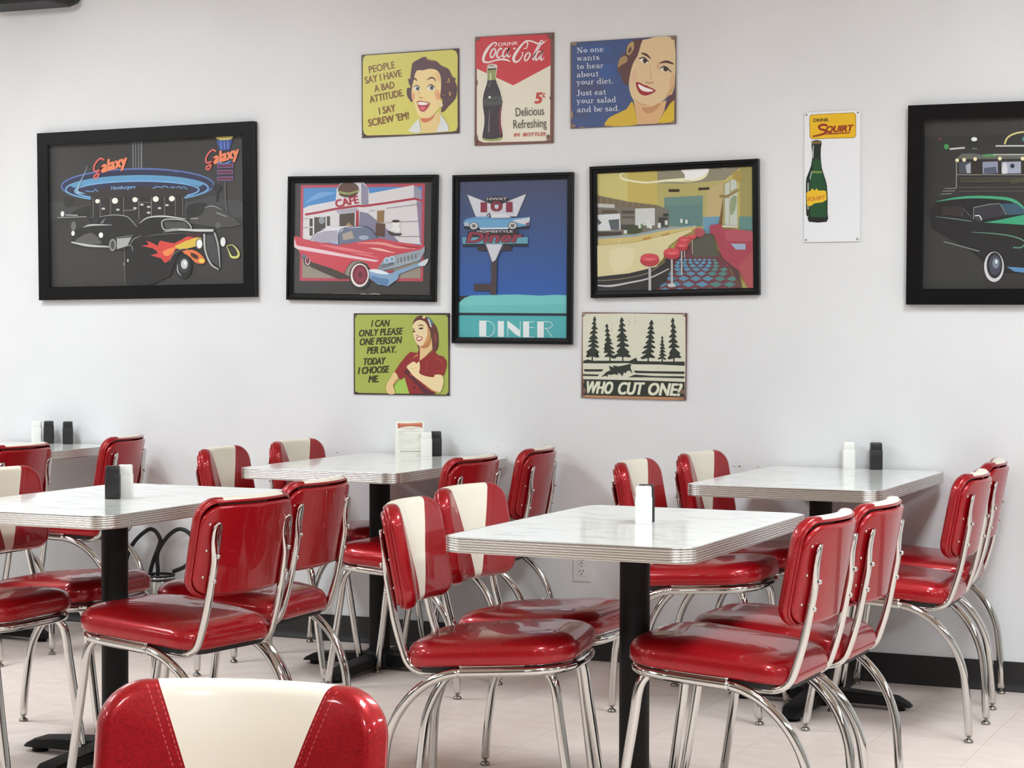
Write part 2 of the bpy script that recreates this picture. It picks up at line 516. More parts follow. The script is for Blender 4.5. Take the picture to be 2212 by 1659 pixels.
    # welts between cushion and shell
    obj('welt', tube('welt', [place(y, t, -.0014) for y, t in loop(.0085)], .0040, 8, closed=True), root, MAT['red'])
    return root

CH = [  # x, y, heading, label
 ('a1', 0.88, -2.463, 9.5, 'red chair facing right, front left seat of the near table right of centre'),
 ('a2', 0.811, -2.012, -3, 'red chair facing right, rear left seat of the near table right of centre'),
 ('a3', 1.484, -2.35, 177.8, 'red chair facing left, front right seat of the near table right of centre'),
 ('a4', 1.506, -1.945, 178.6, 'red chair facing left, rear right seat of the near table right of centre'),
 ('b1', 0.855, -0.775, 1.6, 'red chair facing right, front left seat of the wall table at far right'),
 ('b2', 0.899, -0.262, -5.4, 'red chair facing right, wall-side left seat of the wall table at far right'),
 ('b3', 1.517, -0.789, 181.5, 'red chair facing left, front right seat of the wall table at far right'),
 ('b4', 1.471, -0.235, 185.1, 'red chair facing left, wall-side right seat of the wall table at far right'),
 ('c1', -0.767, -0.749, 6.9, 'red chair facing right, front left seat of the wall table with the menu card'),
 ('c2', -0.77, -0.235, -0.2, 'red chair facing right, wall-side left seat of the wall table with the menu card'),
 ('c3', -0.197, -0.781, 177.8, 'red chair facing left, front right seat of the wall table with the menu card'),
 ('c4', -0.197, -0.247, 186.4, 'red chair facing left, wall-side right seat of the wall table with the menu card'),
 ('d0', -0.742, -2.485, 0, 'red chair cut off by the left edge, nearest left seat of the near left table'),
 ('d1', -0.784, -2.02, 2.4, 'red chair facing right, rear left seat of the near left table'),
 ('d3', -0.042, -2.488, 171.3, 'red chair facing left, front right seat of the near left table'),
 ('d4', -0.156, -1.954, 181, 'red chair facing left, rear right seat of the near left table'),
 ('e1', -2.008, -0.3, 191.7, 'red chair facing left, wall-side seat of the wall table at the left edge'),
 ('e2', -2.021, -0.915, 180, 'red chair facing left, front seat of the wall table at the left edge'),
 ('f1', 1.733, -5.19, -76.5, 'red chair with cream stripe in the foreground, only its back in view'),
]
proto = make_chair()
for i, (k, x, y, a, lab) in enumerate(CH):
    o = proto if i == 0 else copy_tree(proto)
    o.location = (x, y, 0); o.rotation_euler = (0, 0, math.radians(a))
    tag(o, lab, 'chair', 'red and cream vinyl diner chairs')

# ------------------------------------------------------------------ tables
TW, TD, TH, TT = .637, .98, .762, .0365
def make_table():
    root = empty('diner_table', (0, 0, 0))
    ol = rrect(TW / 2, TD / 2, .058, 10); n = len(ol)
    def ring(ins, z):
        return [(x - math.copysign(min(abs(x), ins), x) * 1.0 if False else x * (1 - ins / (TW / 2)), y * (1 - ins / (TD / 2)), z) for x, y in ol]
    V = ring(.0035, TH - .004) + ring(.0035, TH) ; k = n
    F = [(i, (i + 1) % n, n + (i + 1) % n, n + i) for i in range(n)] + [tuple(range(n, 2 * n)), tuple(reversed(range(n)))]
    obj('tabletop', mesh('tabletop', V, F), root, MAT['laminate'])
    V = ring(.006, TH - TT + .001) + ring(.006, TH - .0045)
    obj('tabletop_core', mesh('tabletop_core', V, F), root, MAT['core'])
    prof = [(.008, TH - TT), (.0005, TH - TT), (0, TH - TT + .001)]
    z0 = TH - TT + .003; z1 = TH - .0035; nr = 5; h = (z1 - z0) / nr
    for i in range(nr):
        for q in range(7):
            a = math.pi * q / 6
            prof.append((.0026 - .0026 * math.sin(a), z0 + h * i + h * (1 - math.cos(a)) / 2))
    prof += [(0, TH - .0025), (0, TH - .0004), (.0005, TH + .0002), (.0042, TH + .0003), (.0044, TH - .001)]
    V = []; F = []
    for ins, z in prof: V += ring(ins, z)
    for j in range(len(prof) - 1):
        for i in range(n):
            F.append((j * n + i, j * n + (i + 1) % n, (j + 1) * n + (i + 1) % n, (j + 1) * n + i))
    obj('edge_band', autosmooth(mesh('edge_band', V, F), 50), root, MAT['alu'])
    obj('column', autosmooth(lathe('column', [(.0385, .05), (.0385, TH - TT - .012)], 32)), root, MAT['black'])
    obj('top_plate', box_mesh('top_plate', -.13, .13, -.2, .2, TH - TT - .012, TH - TT, .002), root, MAT['black'])
    obj('base_hub', autosmooth(lathe('base_hub', [(.058, .012), (.06, .05), (.052, .066), (.046, .072)], 24)), root, MAT['black'])
    for ax, L in (((1, 0), .312), ((-1, 0), .312), ((0, 1), .362), ((0, -1), .362)):
        dx, dy = ax; px, py = -dy, dx
        secs = [(.0, .037, .058, .018), (.06, .037, .058, .018), (L * .62, .037, .05, .018), (L - .05, .037, .044, .016), (L - .012, .028, .026, .014), (L, .022, .017, .013)]
        V = []; F = []
        for s, w, zt, zb in secs:
            for (ww, zz) in ((-w, zb), (w, zb), (w, zt - .004), (w - .005, zt), (-w + .005, zt), (-w, zt - .004)):
                V.append((dx * s + px * ww, dy * s + py * ww, zz))
        for j in range(len(secs) - 1):
            for i in range(6): F.append((j * 6 + i, j * 6 + (i + 1) % 6, (j + 1) * 6 + (i + 1) % 6, (j + 1) * 6 + i))
        F += [tuple(reversed(range(6))), tuple(range((len(secs) - 1) * 6, len(secs) * 6))]
        arm = obj('base_arm', autosmooth(mesh('base_arm', V, F), 30), root, MAT['black'])
        obj('foot_pad', lathe('foot_pad', [(.024, 0), (.024, .011), (.02, .018)], 14, dx * (L - .045), dy * (L - .045)), arm, MAT['black'])
    return root
TB = [(1.194, -2.295, 'marble-topped table nearest right, single white shaker in front'),
      (1.187, -.506, 'marble-topped table against the wall at far right'),
      (-.4825, -.504, 'marble-topped table against the wall, holding the menu card'),
      (-.449, -2.2185, 'marble-topped near table at left, black shaker in front'),
      (-2.28, -.506, 'marble-topped wall table cut off by the left edge')]
t0 = make_table()
for i, (x, y, lab) in enumerate(TB):
    o = t0 if i == 0 else copy_tree(t0)
    o.location = (x, y, 0)
    tag(o, lab, 'table', 'marble-topped diner tables')

# ------------------------------------------------------------------ things on the tables
def make_shaker(black):
    r = empty('pepper_shaker' if black else 'salt_shaker', (0, 0, 0))
    m = MAT['shaker_black'] if black else MAT['shaker_white']
    def prism(name, secs):
        V = []; F = []
        for hw, z in secs: V += [(x, y, z) for x, y in rrect(hw, hw, .006, 4)]
        n = len(V) // len(secs)
        for j in range(len(secs) - 1):
            for i in range(n): F.append((j * n + i, j * n + (i + 1) % n, (j + 1) * n + (i + 1) % n, (j + 1) * n + i))
        F += [tuple(reversed(range(n))), tuple(range((len(secs) - 1) * n, len(secs) * n))]
        return autosmooth(mesh(name, V, F), 35)
    obj('body', prism('body', [(.0205, 0), (.0215, .002), (.0215, .066), (.0207, .069)]), r, m)
    cap = obj('cap', prism('cap', [(.0198, .0693), (.0202, .071), (.0196, .092), (.0186, .0945), (.015, .0955)]), r, m)
    for (x, y) in ((0, 0), (.006, 0), (-.006, 0), (0, .006), (0, -.006)):
        obj('pour_hole', lathe('pour_hole', [(.0012, .0954), (.0012, .0958)], 8, x, y), cap, MAT['slot'] if not black else MAT['steel'])
    return r
sw = make_shaker(False); sb = make_shaker(True)
first = {0: sw, 1: sb}; used = {0: 0, 1: 0}
for blk, x, y, a, lab in [
    (0, 1.2065, -2.268, 22, 'white salt shaker on the near table right of centre'),
    (1, 1.193, -2.212, 22, 'black pepper shaker hidden behind the white shaker on the near right table'),
    (0, 1.160, -.040, 22, 'white salt shaker on the wall table at far right'),
    (1, 1.258, -.040, 22, 'black pepper shaker on the wall table at far right'),
    (0, -.482, -.119, 28, 'white salt shaker beside the menu card'),
    (1, -.468, -.064, 28, 'black pepper shaker behind the white shaker beside the menu card'),
    (1, -.440, -2.240, 30, 'black pepper shaker on the near left table'),
    (0, -.433, -2.187, 30, 'white salt shaker behind the black shaker on the near left table'),
    (0, -2.360, -.070, 34, 'white salt shaker on the wall table at the left edge'),
    (1, -2.304, -.062, 34, 'black pepper shaker next to the white one on the left-edge wall table'),
    (1, -2.207, -.060, 34, 'black pepper shaker standing apart on the left-edge wall table')]:
    o = first[blk] if not used[blk] else copy_tree(first[blk])
    used[blk] = 1
    o.location = (x, y, TH + .0002); o.rotation_euler = (0, 0, math.radians(a))
    tag(o, lab, 'pepper shaker' if blk else 'salt shaker', 'shakers on the tables')

# ------------------------------------------------------------------ flat art: ink polygons on real panels
def homography(src, dst):
    A = []; B = []
    for (x, y), (u, v) in zip(src, dst):
        A.append([x, y, 1, 0, 0, 0, -u * x, -u * y]); B.append(u)
        A.append([0, 0, 0, x, y, 1, -v * x, -v * y]); B.append(v)
    n = 8
    for i in range(n):
        p = max(range(i, n), key=lambda r: abs(A[r][i])); A[i], A[p] = A[p], A[i]; B[i], B[p] = B[p], B[i]
        for r in range(n):
            if r != i:
                f = A[r][i] / A[i][i]
                for c in range(i, n): A[r][c] -= f * A[i][c]
                B[r] -= f * B[i]
    return [B[i] / A[i][i] for i in range(n)]

FONT = {}
def glyphs(s, bold):
    key = (s, bold)
    if key not in FONT:
        cu = bpy.data.curves.new('txt', 'FONT'); cu.body = s; cu.size = 1.0; cu.offset = bold; cu.resolution_u = 3; cu.fill_mode = 'BOTH'
        ob = bpy.data.objects.new('txt', cu); COL.objects.link(ob)
        dg = bpy.context.evaluated_depsgraph_get()
        me = ob.evaluated_get(dg).to_mesh()
        FONT[key] = ([tuple(v.co)[:2] for v in me.vertices], [tuple(p.vertices) for p in me.polygons])
        ob.evaluated_get(dg).to_mesh_clear()
        bpy.data.objects.remove(ob); bpy.data.curves.remove(cu)
    return FONT[key]

def _stem(x, y0=0.0, y1=.6): return ([(x, y0), (x, y1)], .15, 0)
def _slab(x, y=.03, w=.3): return ([(x - w / 2, y), (x + w / 2, y)], .075, 0)
def _lead(x, y): return ([(x - .14, y), (x + .02, y)], .075, 0)
SERIF = {
 'o': (.64, [([(.31, .02), (.10, .30), (.31, .59), (.53, .30), (.31, .02)], [.08, .17, .08, .17, .08], 6)]),
 'n': (.76, [_stem(.17), ([(.17, .40), (.34, .56), (.52, .48), (.56, .28), (.56, 0)], [.06, .1, .14, .15, .15], 4), _slab(.17), _slab(.56), _lead(.17, .57)]),
 'h': (.76, [_stem(.17, 0, 1), ([(.17, .40), (.34, .56), (.52, .48), (.56, .28), (.56, 0)], [.06, .1, .14, .15, .15], 4), _slab(.17), _slab(.56), _lead(.17, .97)]),
 'e': (.60, [([(.12, .32), (.5, .32), (.46, .5), (.31, .58), (.13, .45), (.10, .25), (.2, .06), (.36, .03), (.52, .12)], [.05, .07, .1, .08, .15, .16, .12, .08, .05], 4)]),
 'w': (.90, [([(.15, .6), (.30, .02)], .15, 0), ([(.30, .02), (.45, .55)], .07, 0), ([(.44, .6), (.59, .02)], .15, 0), ([(.59, .02), (.76, .6)], .07, 0), _slab(.14, .575, .25), _slab(.43, .575, .22), _slab(.77, .575, .2)]),
 'a': (.64, [([(.11, .46), (.26, .58), (.42, .5), (.46, .3), (.46, .08), (.60, .03)], [.11, .09, .12, .15, .14, .06], 4), ([(.45, .36), (.2, .3), (.10, .16), (.18, .04), (.32, .06), (.45, .2)], [.06, .08, .15, .1, .07, .06], 4)]),
 't': (.48, [([(.21, .82), (.21, .14), (.29, .03), (.44, .09)], [.09, .15, .1, .05], 4), ([(.05, .57), (.42, .57)], .075, 0)]),
 's': (.52, [([(.44, .44), (.37, .56), (.22, .58), (.11, .45), (.22, .34), (.38, .27), (.45, .15), (.32, .03), (.15, .04), (.08, .17)], [.06, .08, .1, .14, .15, .15, .14, .09, .08, .06], 4)]),
 'r': (.56, [_stem(.17), ([(.17, .38), (.29, .54), (.46, .53)], [.06, .1, .16], 4), _slab(.17), _lead(.17, .57)]),
 'b': (.68, [_stem(.17, 0, 1), ([(.17, .44), (.36, .58), (.56, .42), (.57, .2), (.38, .03), (.17, .1)], [.06, .08, .16, .16, .08, .06], 4), _lead(.17, .97)]),
 'd': (.72, [_stem(.53, 0, 1), ([(.53, .44), (.34, .58), (.13, .42), (.12, .2), (.32, .03), (.53, .14)], [.06, .08, .16, .16, .08, .06], 4), _lead(.53, .97), ([(.53, .03), (.69, .03)], .075, 0)]),
 'u': (.76, [([(.17, .6), (.17, .2), (.28, .04), (.42, .05), (.56, .2)], [.15, .15, .12, .08, .06], 4), _stem(.56), _lead(.17, .57), _lead(.56, .57), ([(.56, .03), (.72, .03)], .075, 0)]),
 'y': (.70, [([(.15, .6), (.36, .03)], .15, 0), ([(.36, .03), (.56, .6)], .07, 0), ([(.36, .05), (.26, -.2), (.12, -.22)], [.08, .09, .13], 4), _slab(.15, .575, .26), _slab(.56, .575, .22)]),
 'i': (.36, [_stem(.18), _slab(.18), _lead(.18, .57), ([(.18, .74), (.18, .90)], .16, 0)]),
 'l': (.36, [_stem(.18, 0, 1), _slab(.18), _lead(.18, .97)]),
 '.': (.30, [([(.14, 0), (.14, .15)], .15, 0)]),
 'J': (.60, [([(.38, .95), (.38, .2), (.26, -.06), (.08, .02)], [.16, .16, .11, .12], 4), _slab(.38, .94, .38)]),
 'N': (.94, [([(.18, 0), (.18, .95)], .08, 0), ([(.18, .95), (.72, .02)], .17, 0), ([(.74, .02), (.74, .95)], .08, 0), _slab(.18, .03, .28), _slab(.14, .93, .26), _slab(.74, .93, .28)]),
 ' ': (.34, [])}

class Art:
    STEP = .00006
    def __init__(self, w, h, corners, crop):
        """w,h: size of the panel in metres; corners: its 4 corners TL,TR,BR,BL as drawn coordinates; crop: (ox,oy,k) drawing units"""
        self.w = w; self.h = h; self.k = crop
        self.H = homography(corners, [(-w / 2, h / 2), (w / 2, h / 2), (w / 2, -h / 2), (-w / 2, -h / 2)])
        self.V = []; self.F = []; self.C = []; self.layer = 0
        self.mx = .0; self.clip = None
    def pt(self, p):
        ox, oy, k = self.k
        x = ox + p[0] * k; y = oy + p[1] * k; H = self.H
        d = H[6] * x + H[7] * y + 1
        return ((H[0] * x + H[1] * y + H[2]) / d, (H[3] * x + H[4] * y + H[5]) / d)
    def box(self):
        return self.clip or (-self.w / 2, self.w / 2, -self.h / 2, self.h / 2)
    def _clip(self, P):
        x0, x1, z0, z1 = self.box()
        for ax, val, sg in ((0, x0, 1), (0, x1, -1), (1, z0, 1), (1, z1, -1)):
            Q = []
            for i in range(len(P)):
                a = P[i - 1]; b = P[i]; da = (a[ax] - val) * sg; db = (b[ax] - val) * sg
                if (da >= 0) != (db >= 0):
                    t = da / (da - db); Q.append((a[0] + (b[0] - a[0]) * t, a[1] + (b[1] - a[1]) * t))
                if db >= 0: Q.append(b)
            P = Q
            if len(P) < 3: return []
        return P
    def _add(self, P, tris, col):
        k = len(self.V); d = self.layer * self.STEP
        self.V += [(x, -d, z) for x, z in P]
        for t in tris:
            a, b, c = (P[i] for i in t)
            ar = (b[0] - a[0]) * (c[1] - a[1]) - (b[1] - a[1]) * (c[0] - a[0])
            if abs(ar) < 1e-12: continue
            t = t if ar > 0 else (t[0], t[2], t[1])
            self.F.append(tuple(i + k for i in t)); self.C.append(col)
    def local(self, P, col):
        P = self._clip(P)
        if len(P) < 3: return
        tr = tessellate_polygon([[Vector((x, z, 0)) for x, z in P]])
        self._add(P, tr, lin(col)); self.layer += 1
    def poly(self, pts, col, smooth=0):
        if smooth: pts = [tuple(v) for v in catmull([(x, y, 0) for x, y in pts], smooth, True)]
        self.local([self.pt(p) for p in pts], col)
    def rect(self, x0, y0, x1, y1, col): self.poly([(x0, y0), (x1, y0), (x1, y1), (x0, y1)], col)
    def ell(self, cx, cy, rx, ry=None, col=(0, 0, 0), rot=0, n=24):
        ry = ry or rx; a = math.radians(rot); ca, sa = math.cos(a), math.sin(a)
        self.poly([(cx + rx * math.cos(t) * ca - ry * math.sin(t) * sa, cy + rx * math.cos(t) * sa + ry * math.sin(t) * ca) for t in [2 * math.pi * i / n for i in range(n)]], col)
    def stroke(self, pts, w, col, smooth=5, closed=False):
        if not isinstance(w, (list, tuple)): w = [w] * len(pts)
        P = [(x, y, ww) for (x, y), ww in zip(pts, w)]
        if smooth and len(P) > 2: P = [tuple(v) for v in catmull(P, smooth, closed)]
        if closed: P = P + [P[0]]
        n = len(P); Lf = []; Rt = []
        for i in range(n):
            a = P[max(i - 1, 0)]; b = P[min(i + 1, n - 1)]
            if closed and i in (0, n - 1): a, b = P[-2], P[1]
            dx, dy = b[0] - a[0], b[1] - a[1]; L = math.hypot(dx, dy) or 1
            ww = P[i][2] / 2
            Lf.append((P[i][0] - dy / L * ww, P[i][1] + dx / L * ww)); Rt.append((P[i][0] + dy / L * ww, P[i][1] - dx / L * ww))
        c = lin(col)
        for i in range(n - 1):
            Q = self._clip([self.pt(p) for p in (Lf[i], Lf[i + 1], Rt[i + 1], Rt[i])])
            if len(Q) >= 3: self._add(Q, [(0, j, j + 1) for j in range(1, len(Q) - 1)], c)
        self.layer += 1
    def text(self, s, p0, p1, h, col, shear=0.0, bold=0.0, fit=True):
        Vv, Ff = glyphs(s, 0.0)
        cap = glyphs('H', 0.0)[0]; ch = max(v[1] for v in cap) - min(v[1] for v in cap)
        xa = min(v[0] for v in Vv); xb = max(v[0] for v in Vv)
        dx, dy = p1[0] - p0[0], p1[1] - p0[1]; L = math.hypot(dx, dy); ux, uy = dx / L, dy / L
        sc = h / ch; span = L - shear * h
        P = []
        for x, y in Vv:
            s_ = (x - xa) / (xb - xa) * span + shear * y * sc; t = y * sc
            P.append(self.pt((p0[0] + ux * s_ + uy * t, p0[1] + uy * s_ - ux * t)))
        c = lin(col); tr = []
        for f in Ff:
            for j in range(1, len(f) - 1): tr.append((f[0], f[j], f[j + 1]))
        b = bold * sc * .8
        a0 = self.pt(p0); ax = self.pt((p0[0] + ux * b, p0[1] + uy * b)); ay = self.pt((p0[0] + uy * b, p0[1] - ux * b))
        ex = (ax[0] - a0[0], ax[1] - a0[1]); ey = (ay[0] - a0[0], ay[1] - a0[1])
        for (mx_, my_) in ((0, 0),) if b == 0 else ((-1, -.6), (1, -.6), (-1, .6), (1, .6)):
            self._add([(q[0] + ex[0] * mx_ + ey[0] * my_, q[1] + ex[1] * mx_ + ey[1] * my_) for q in P], tr, c)
            self.layer += 1
    def serif(self, s, p0, p1, h, col):
        tot = sum(SERIF[c][0] for c in s); dx, dy = p1[0] - p0[0], p1[1] - p0[1]; L = math.hypot(dx, dy); ux, uy = dx / L, dy / L
        sx = L / tot; x = 0.0
        for c in s:
            adv, st = SERIF[c]
            for pts, w, sm in st:
                P = [(p0[0] + ux * (x + px) * sx + uy * py * h, p0[1] + uy * (x + px) * sx - ux * py * h) for px, py in pts]
                ww = [v * h for v in w] if isinstance(w, list) else w * h
                self.stroke(P, ww, col, sm); self.layer -= 1
            x += adv
        self.layer += 1
    def grad(self, x0, y0, x1, y1, c0, c1, n=16):
        """printed colour blend from top to bottom"""
        k = len(self.V); d = self.layer * self.STEP
        for i in range(n):
            ya = y0 + (y1 - y0) * i / n; yb = y0 + (y1 - y0) * (i + 1) / n; t = (i + .5) / n
            col = tuple(c0[j] + (c1[j] - c0[j]) * t for j in range(3))
            Q = self._clip([self.pt(p) for p in ((x0, ya), (x1, ya), (x1, yb), (x0, yb))])
            if len(Q) >= 3: self._add(Q, [(0, j, j + 1) for j in range(1, len(Q) - 1)], lin(col))
        self.layer += 1
    def mesh(self, name, mat):
        me = bpy.data.meshes.new(name); me.from_pydata(self.V, [], self.F); me.update()
        at = me.color_attributes.new('ink', 'FLOAT_COLOR', 'CORNER')
        li = 0; data = []
        for p, c in zip(me.polygons, self.C):
            for _ in p.vertices: data += [c[0], c[1], c[2], 1.0]
        at.data.foreach_set('color', data)
        me.materials.append(mat)
        return me

def wall_root(name, cx, cz, rot, y=0.0):
    e = empty(name, (cx, y, cz)); e.rotation_euler = (0, math.radians(-rot), 0)
    return e

def tin_sign(name, cx, cz, w, h, rot, corners, crop, label, draw, holes=True, edge='tin_back'):
    r = wall_root(name, cx, cz, rot)
    obj('panel', box_mesh('panel', -w / 2, w / 2, -.006, -.001, -h / 2, h / 2, .0008, 1), r, MAT[edge])
    a = Art(w - .001, h - .001, corners, crop)
    draw(a)
    o = obj('artwork', a.mesh('artwork', MAT['tin']), r); o.location = (0, -.0062, 0)
    if holes:
        for sx in (-1, 1):
            for sz in (-1, 1):
                b = obj('nail', lathe('nail', [(.0034, 0), (.0034, .001), (.0015, .002)], 8), r, MAT['steel'])
                b.location = (sx * (w / 2 - .009), -.0082, sz * (h / 2 - .009)); b.rotation_euler = (math.radians(90), 0, 0)
    tag(r, label, 'sign')
    return r

def framed(name, cx, cz, w, h, rot, corners, crop, label, draw, fw, depth=.02, step=False, bg=(50, 48, 47)):
    r = wall_root(name, cx, cz, rot)
    hx, hz = w / 2, h / 2
    # four mitred rails
    if step: prof = [(0, 0), (0, -depth), (.004, -depth - .002), (fw * .38, -depth - .002), (fw * .46, -depth + .004), (fw * .9, -depth + .005), (fw, -depth + .008), (fw, 0)]
    else: prof = [(0, 0), (0, -depth + .001), (.0015, -depth), (fw - .003, -depth), (fw, -depth + .003), (fw, 0)]
    n = len(prof)
    cs = [(-1, 1), (1, 1), (1, -1), (-1, -1)]
    for i in range(4):
        a = cs[i]; b = cs[(i + 1) % 4]
        V = [(c[0] * (hx - d), y, c[1] * (hz - d)) for c in (a, b) for d, y in prof]
        F = [(k, n + k, n + (k + 1) % n, (k + 1) % n) for k in range(n)] + [tuple(range(n)), tuple(reversed(range(n, 2 * n)))]
        bm = bmesh.new(); me = mesh('frame_rail', V, F); bm.from_mesh(me); bmesh.ops.recalc_face_normals(bm, faces=bm.faces); bm.to_mesh(me); bm.free()
        obj('frame_rail', me, r, MAT['frame'])
    iw, ih = hx - fw + .004, hz - fw + .004
    obj('backing_board', box_mesh('backing_board', -iw, iw, -.005, -.001, -ih, ih), r, MAT['frame'])
    a = Art(w, h, corners, crop)
    a.clip = (-iw, iw, -ih, ih)
    a.local([(-iw, -ih), (iw, -ih), (iw, ih), (-iw, ih)], bg)
    draw(a)
    o = obj('print', a.mesh('print', MAT['print']), r); o.location = (0, -.0052, 0)
    gz = -depth + .0085 if step else -depth + .006
    o = obj('glass_pane', mesh('glass_pane', [(-iw, gz, -ih), (iw, gz, -ih), (iw, gz, ih), (-iw, gz, ih)], [(0, 1, 2, 3)]), r, MAT['glass'])
    tag(r, label, 'picture')
    return r

def blotches(a, pts, col):
    for (x, y, rx, ry) in pts: a.ell(x, y, rx, ry, col, n=10)

# ---- yellow sign
def d_yellow(a):
    a.rect(0, 0, 1803, 1659, (76, 50, 48))
    a.poly([(205, 282), (900, 238), (1560, 192), (1622, 228), (1640, 290), (1640, 900), (1645, 1400), (1625, 1462), (1560, 1478), (900, 1518), (230, 1530), (185, 1500), (168, 1440), (160, 900), (160, 370), (170, 310)], (216, 208, 102))
    br = (128, 80, 42)
    for s, p0, p1, h in (('PEOPLE', (262, 556), (668, 476), 104), ('SAY I HAVE', (202, 724), (774, 608), 106), ('A BAD', (350, 852), (664, 788), 102), ('ATTITUDE.', (278, 1024), (808, 912), 106), ('I SAY', (425, 1202), (682, 1150), 106), ("SCREW 'EM!", (258, 1390), (892, 1272), 108)):
        a.text(s, p0, p1, h, br, .06, .026)
    hair = (88, 54, 62)
    a.poly([(900, 650), (868, 640), (882, 720), (910, 790), (855, 790), (852, 900), (890, 970), (940, 1000), (1000, 760), (1010, 540), (1330, 560), (1370, 900), (1410, 1000), (1385, 1160), (1440, 1155), (1500, 1080), (1580, 1000), (1622, 920), (1635, 780), (1600, 690), (1615, 645), (1562, 620), (1500, 500), (1380, 440), (1310, 372), (1180, 345), (1140, 305), (1080, 318), (1020, 350), (940, 400), (915, 520)], hair, 3)
    a.poly([(870, 1462), (960, 1350), (1040, 1268), (1075, 1480), (1000, 1500)], (226, 229, 226))
    a.poly([(1385, 1205), (1500, 1380), (1512, 1472), (1300, 1486)], (222, 225, 224))
    a.poly([(1055, 1260), (1385, 1170), (1372, 1330), (1305, 1488), (1075, 1492)], (233, 206, 140))
    a.poly([(1070, 1265), (1210, 1262), (1300, 1190), (1240, 1290), (1120, 1335)], (212, 118, 80), 3)
    a.poly([(950, 690), (1000, 525), (1100, 515), (1220, 492), (1330, 525), (1378, 620), (1386, 780), (1372, 960), (1408, 1010), (1372, 1090), (1290, 1185), (1190, 1252), (1090, 1262), (1022, 1205), (980, 1080), (932, 950), (925, 840)], (243, 217, 152), 3)
    a.ell(952, 920, 26, 70, (238, 186, 134)); a.ell(1328, 900, 44, 90, (238, 188, 134), -10); a.ell(952, 930, 14, 45, (234, 162, 122)); a.ell(1345, 910, 26, 60, (234, 164, 122), -10); a.ell(1335, 620, 34, 80, (240, 196, 138), -14)
    a.stroke([(948, 668), (980, 645), (1012, 690)], [10, 26, 6], (92, 58, 50)); a.stroke([(1160, 668), (1230, 632), (1275, 645), (1306, 694)], [8, 24, 20, 6], (92, 58, 50))
    a.ell(1008, 800, 50, 40, (245, 240, 228)); a.ell(1228, 790, 58, 42, (245, 240, 228))
    a.ell(1020, 802, 28, 30, (96, 100, 104)); a.ell(1240, 792, 30, 32, (96, 100, 104)); a.ell(1020, 802, 12, 13, (40, 36, 40)); a.ell(1240, 792, 13, 14, (40, 36, 40))
    a.stroke([(955, 782), (1005, 752), (1062, 782)], [6, 16, 6], (80, 56, 52)); a.stroke([(1170, 782), (1225, 742), (1292, 782)], [6, 18, 8], (80, 56, 52))
    a.stroke([(1045, 925), (1068, 950), (1110, 938)], [5, 14, 6], (205, 126, 86)); a.stroke([(1045, 820), (1035, 900)], [4, 10], (222, 170, 112))
    a.poly([(1012, 1008), (1055, 996), (1105, 1000), (1210, 1028), (1185, 1095), (1145, 1145), (1100, 1164), (1050, 1130)], (176, 48, 58), 3)
    a.poly([(1028, 1014), (1110, 1012), (1192, 1034), (1140, 1060), (1040, 1056)], (248, 240, 232), 2); a.poly([(1052, 1095), (1105, 1080), (1150, 1098), (1098, 1146)], (222, 108, 114), 3)
    a.ell(1393, 1062, 24, 32, (240, 222, 178)); a.stroke([(1480, 700), (1520, 690), (1500, 640)], 26, (176, 138, 82)); a.ell(1528, 885, 16, 36, (190, 150, 96)); a.stroke([(1120, 345), (1220, 360), (1320, 400)], [6, 16, 6], (150, 112, 76))
    a.stroke([(1385, 870), (1430, 910), (1480, 900)], [6, 16, 6], (142, 102, 84))
tin_sign('tin_sign', -.615, 2.1765, .427, .328, .5, [(779, 118), (989, 104), (991, 288), (781, 297)], (760, 80, 250 / 1803), "yellow tin sign with laughing woman, SCREW 'EM!, top row left", d_yellow)

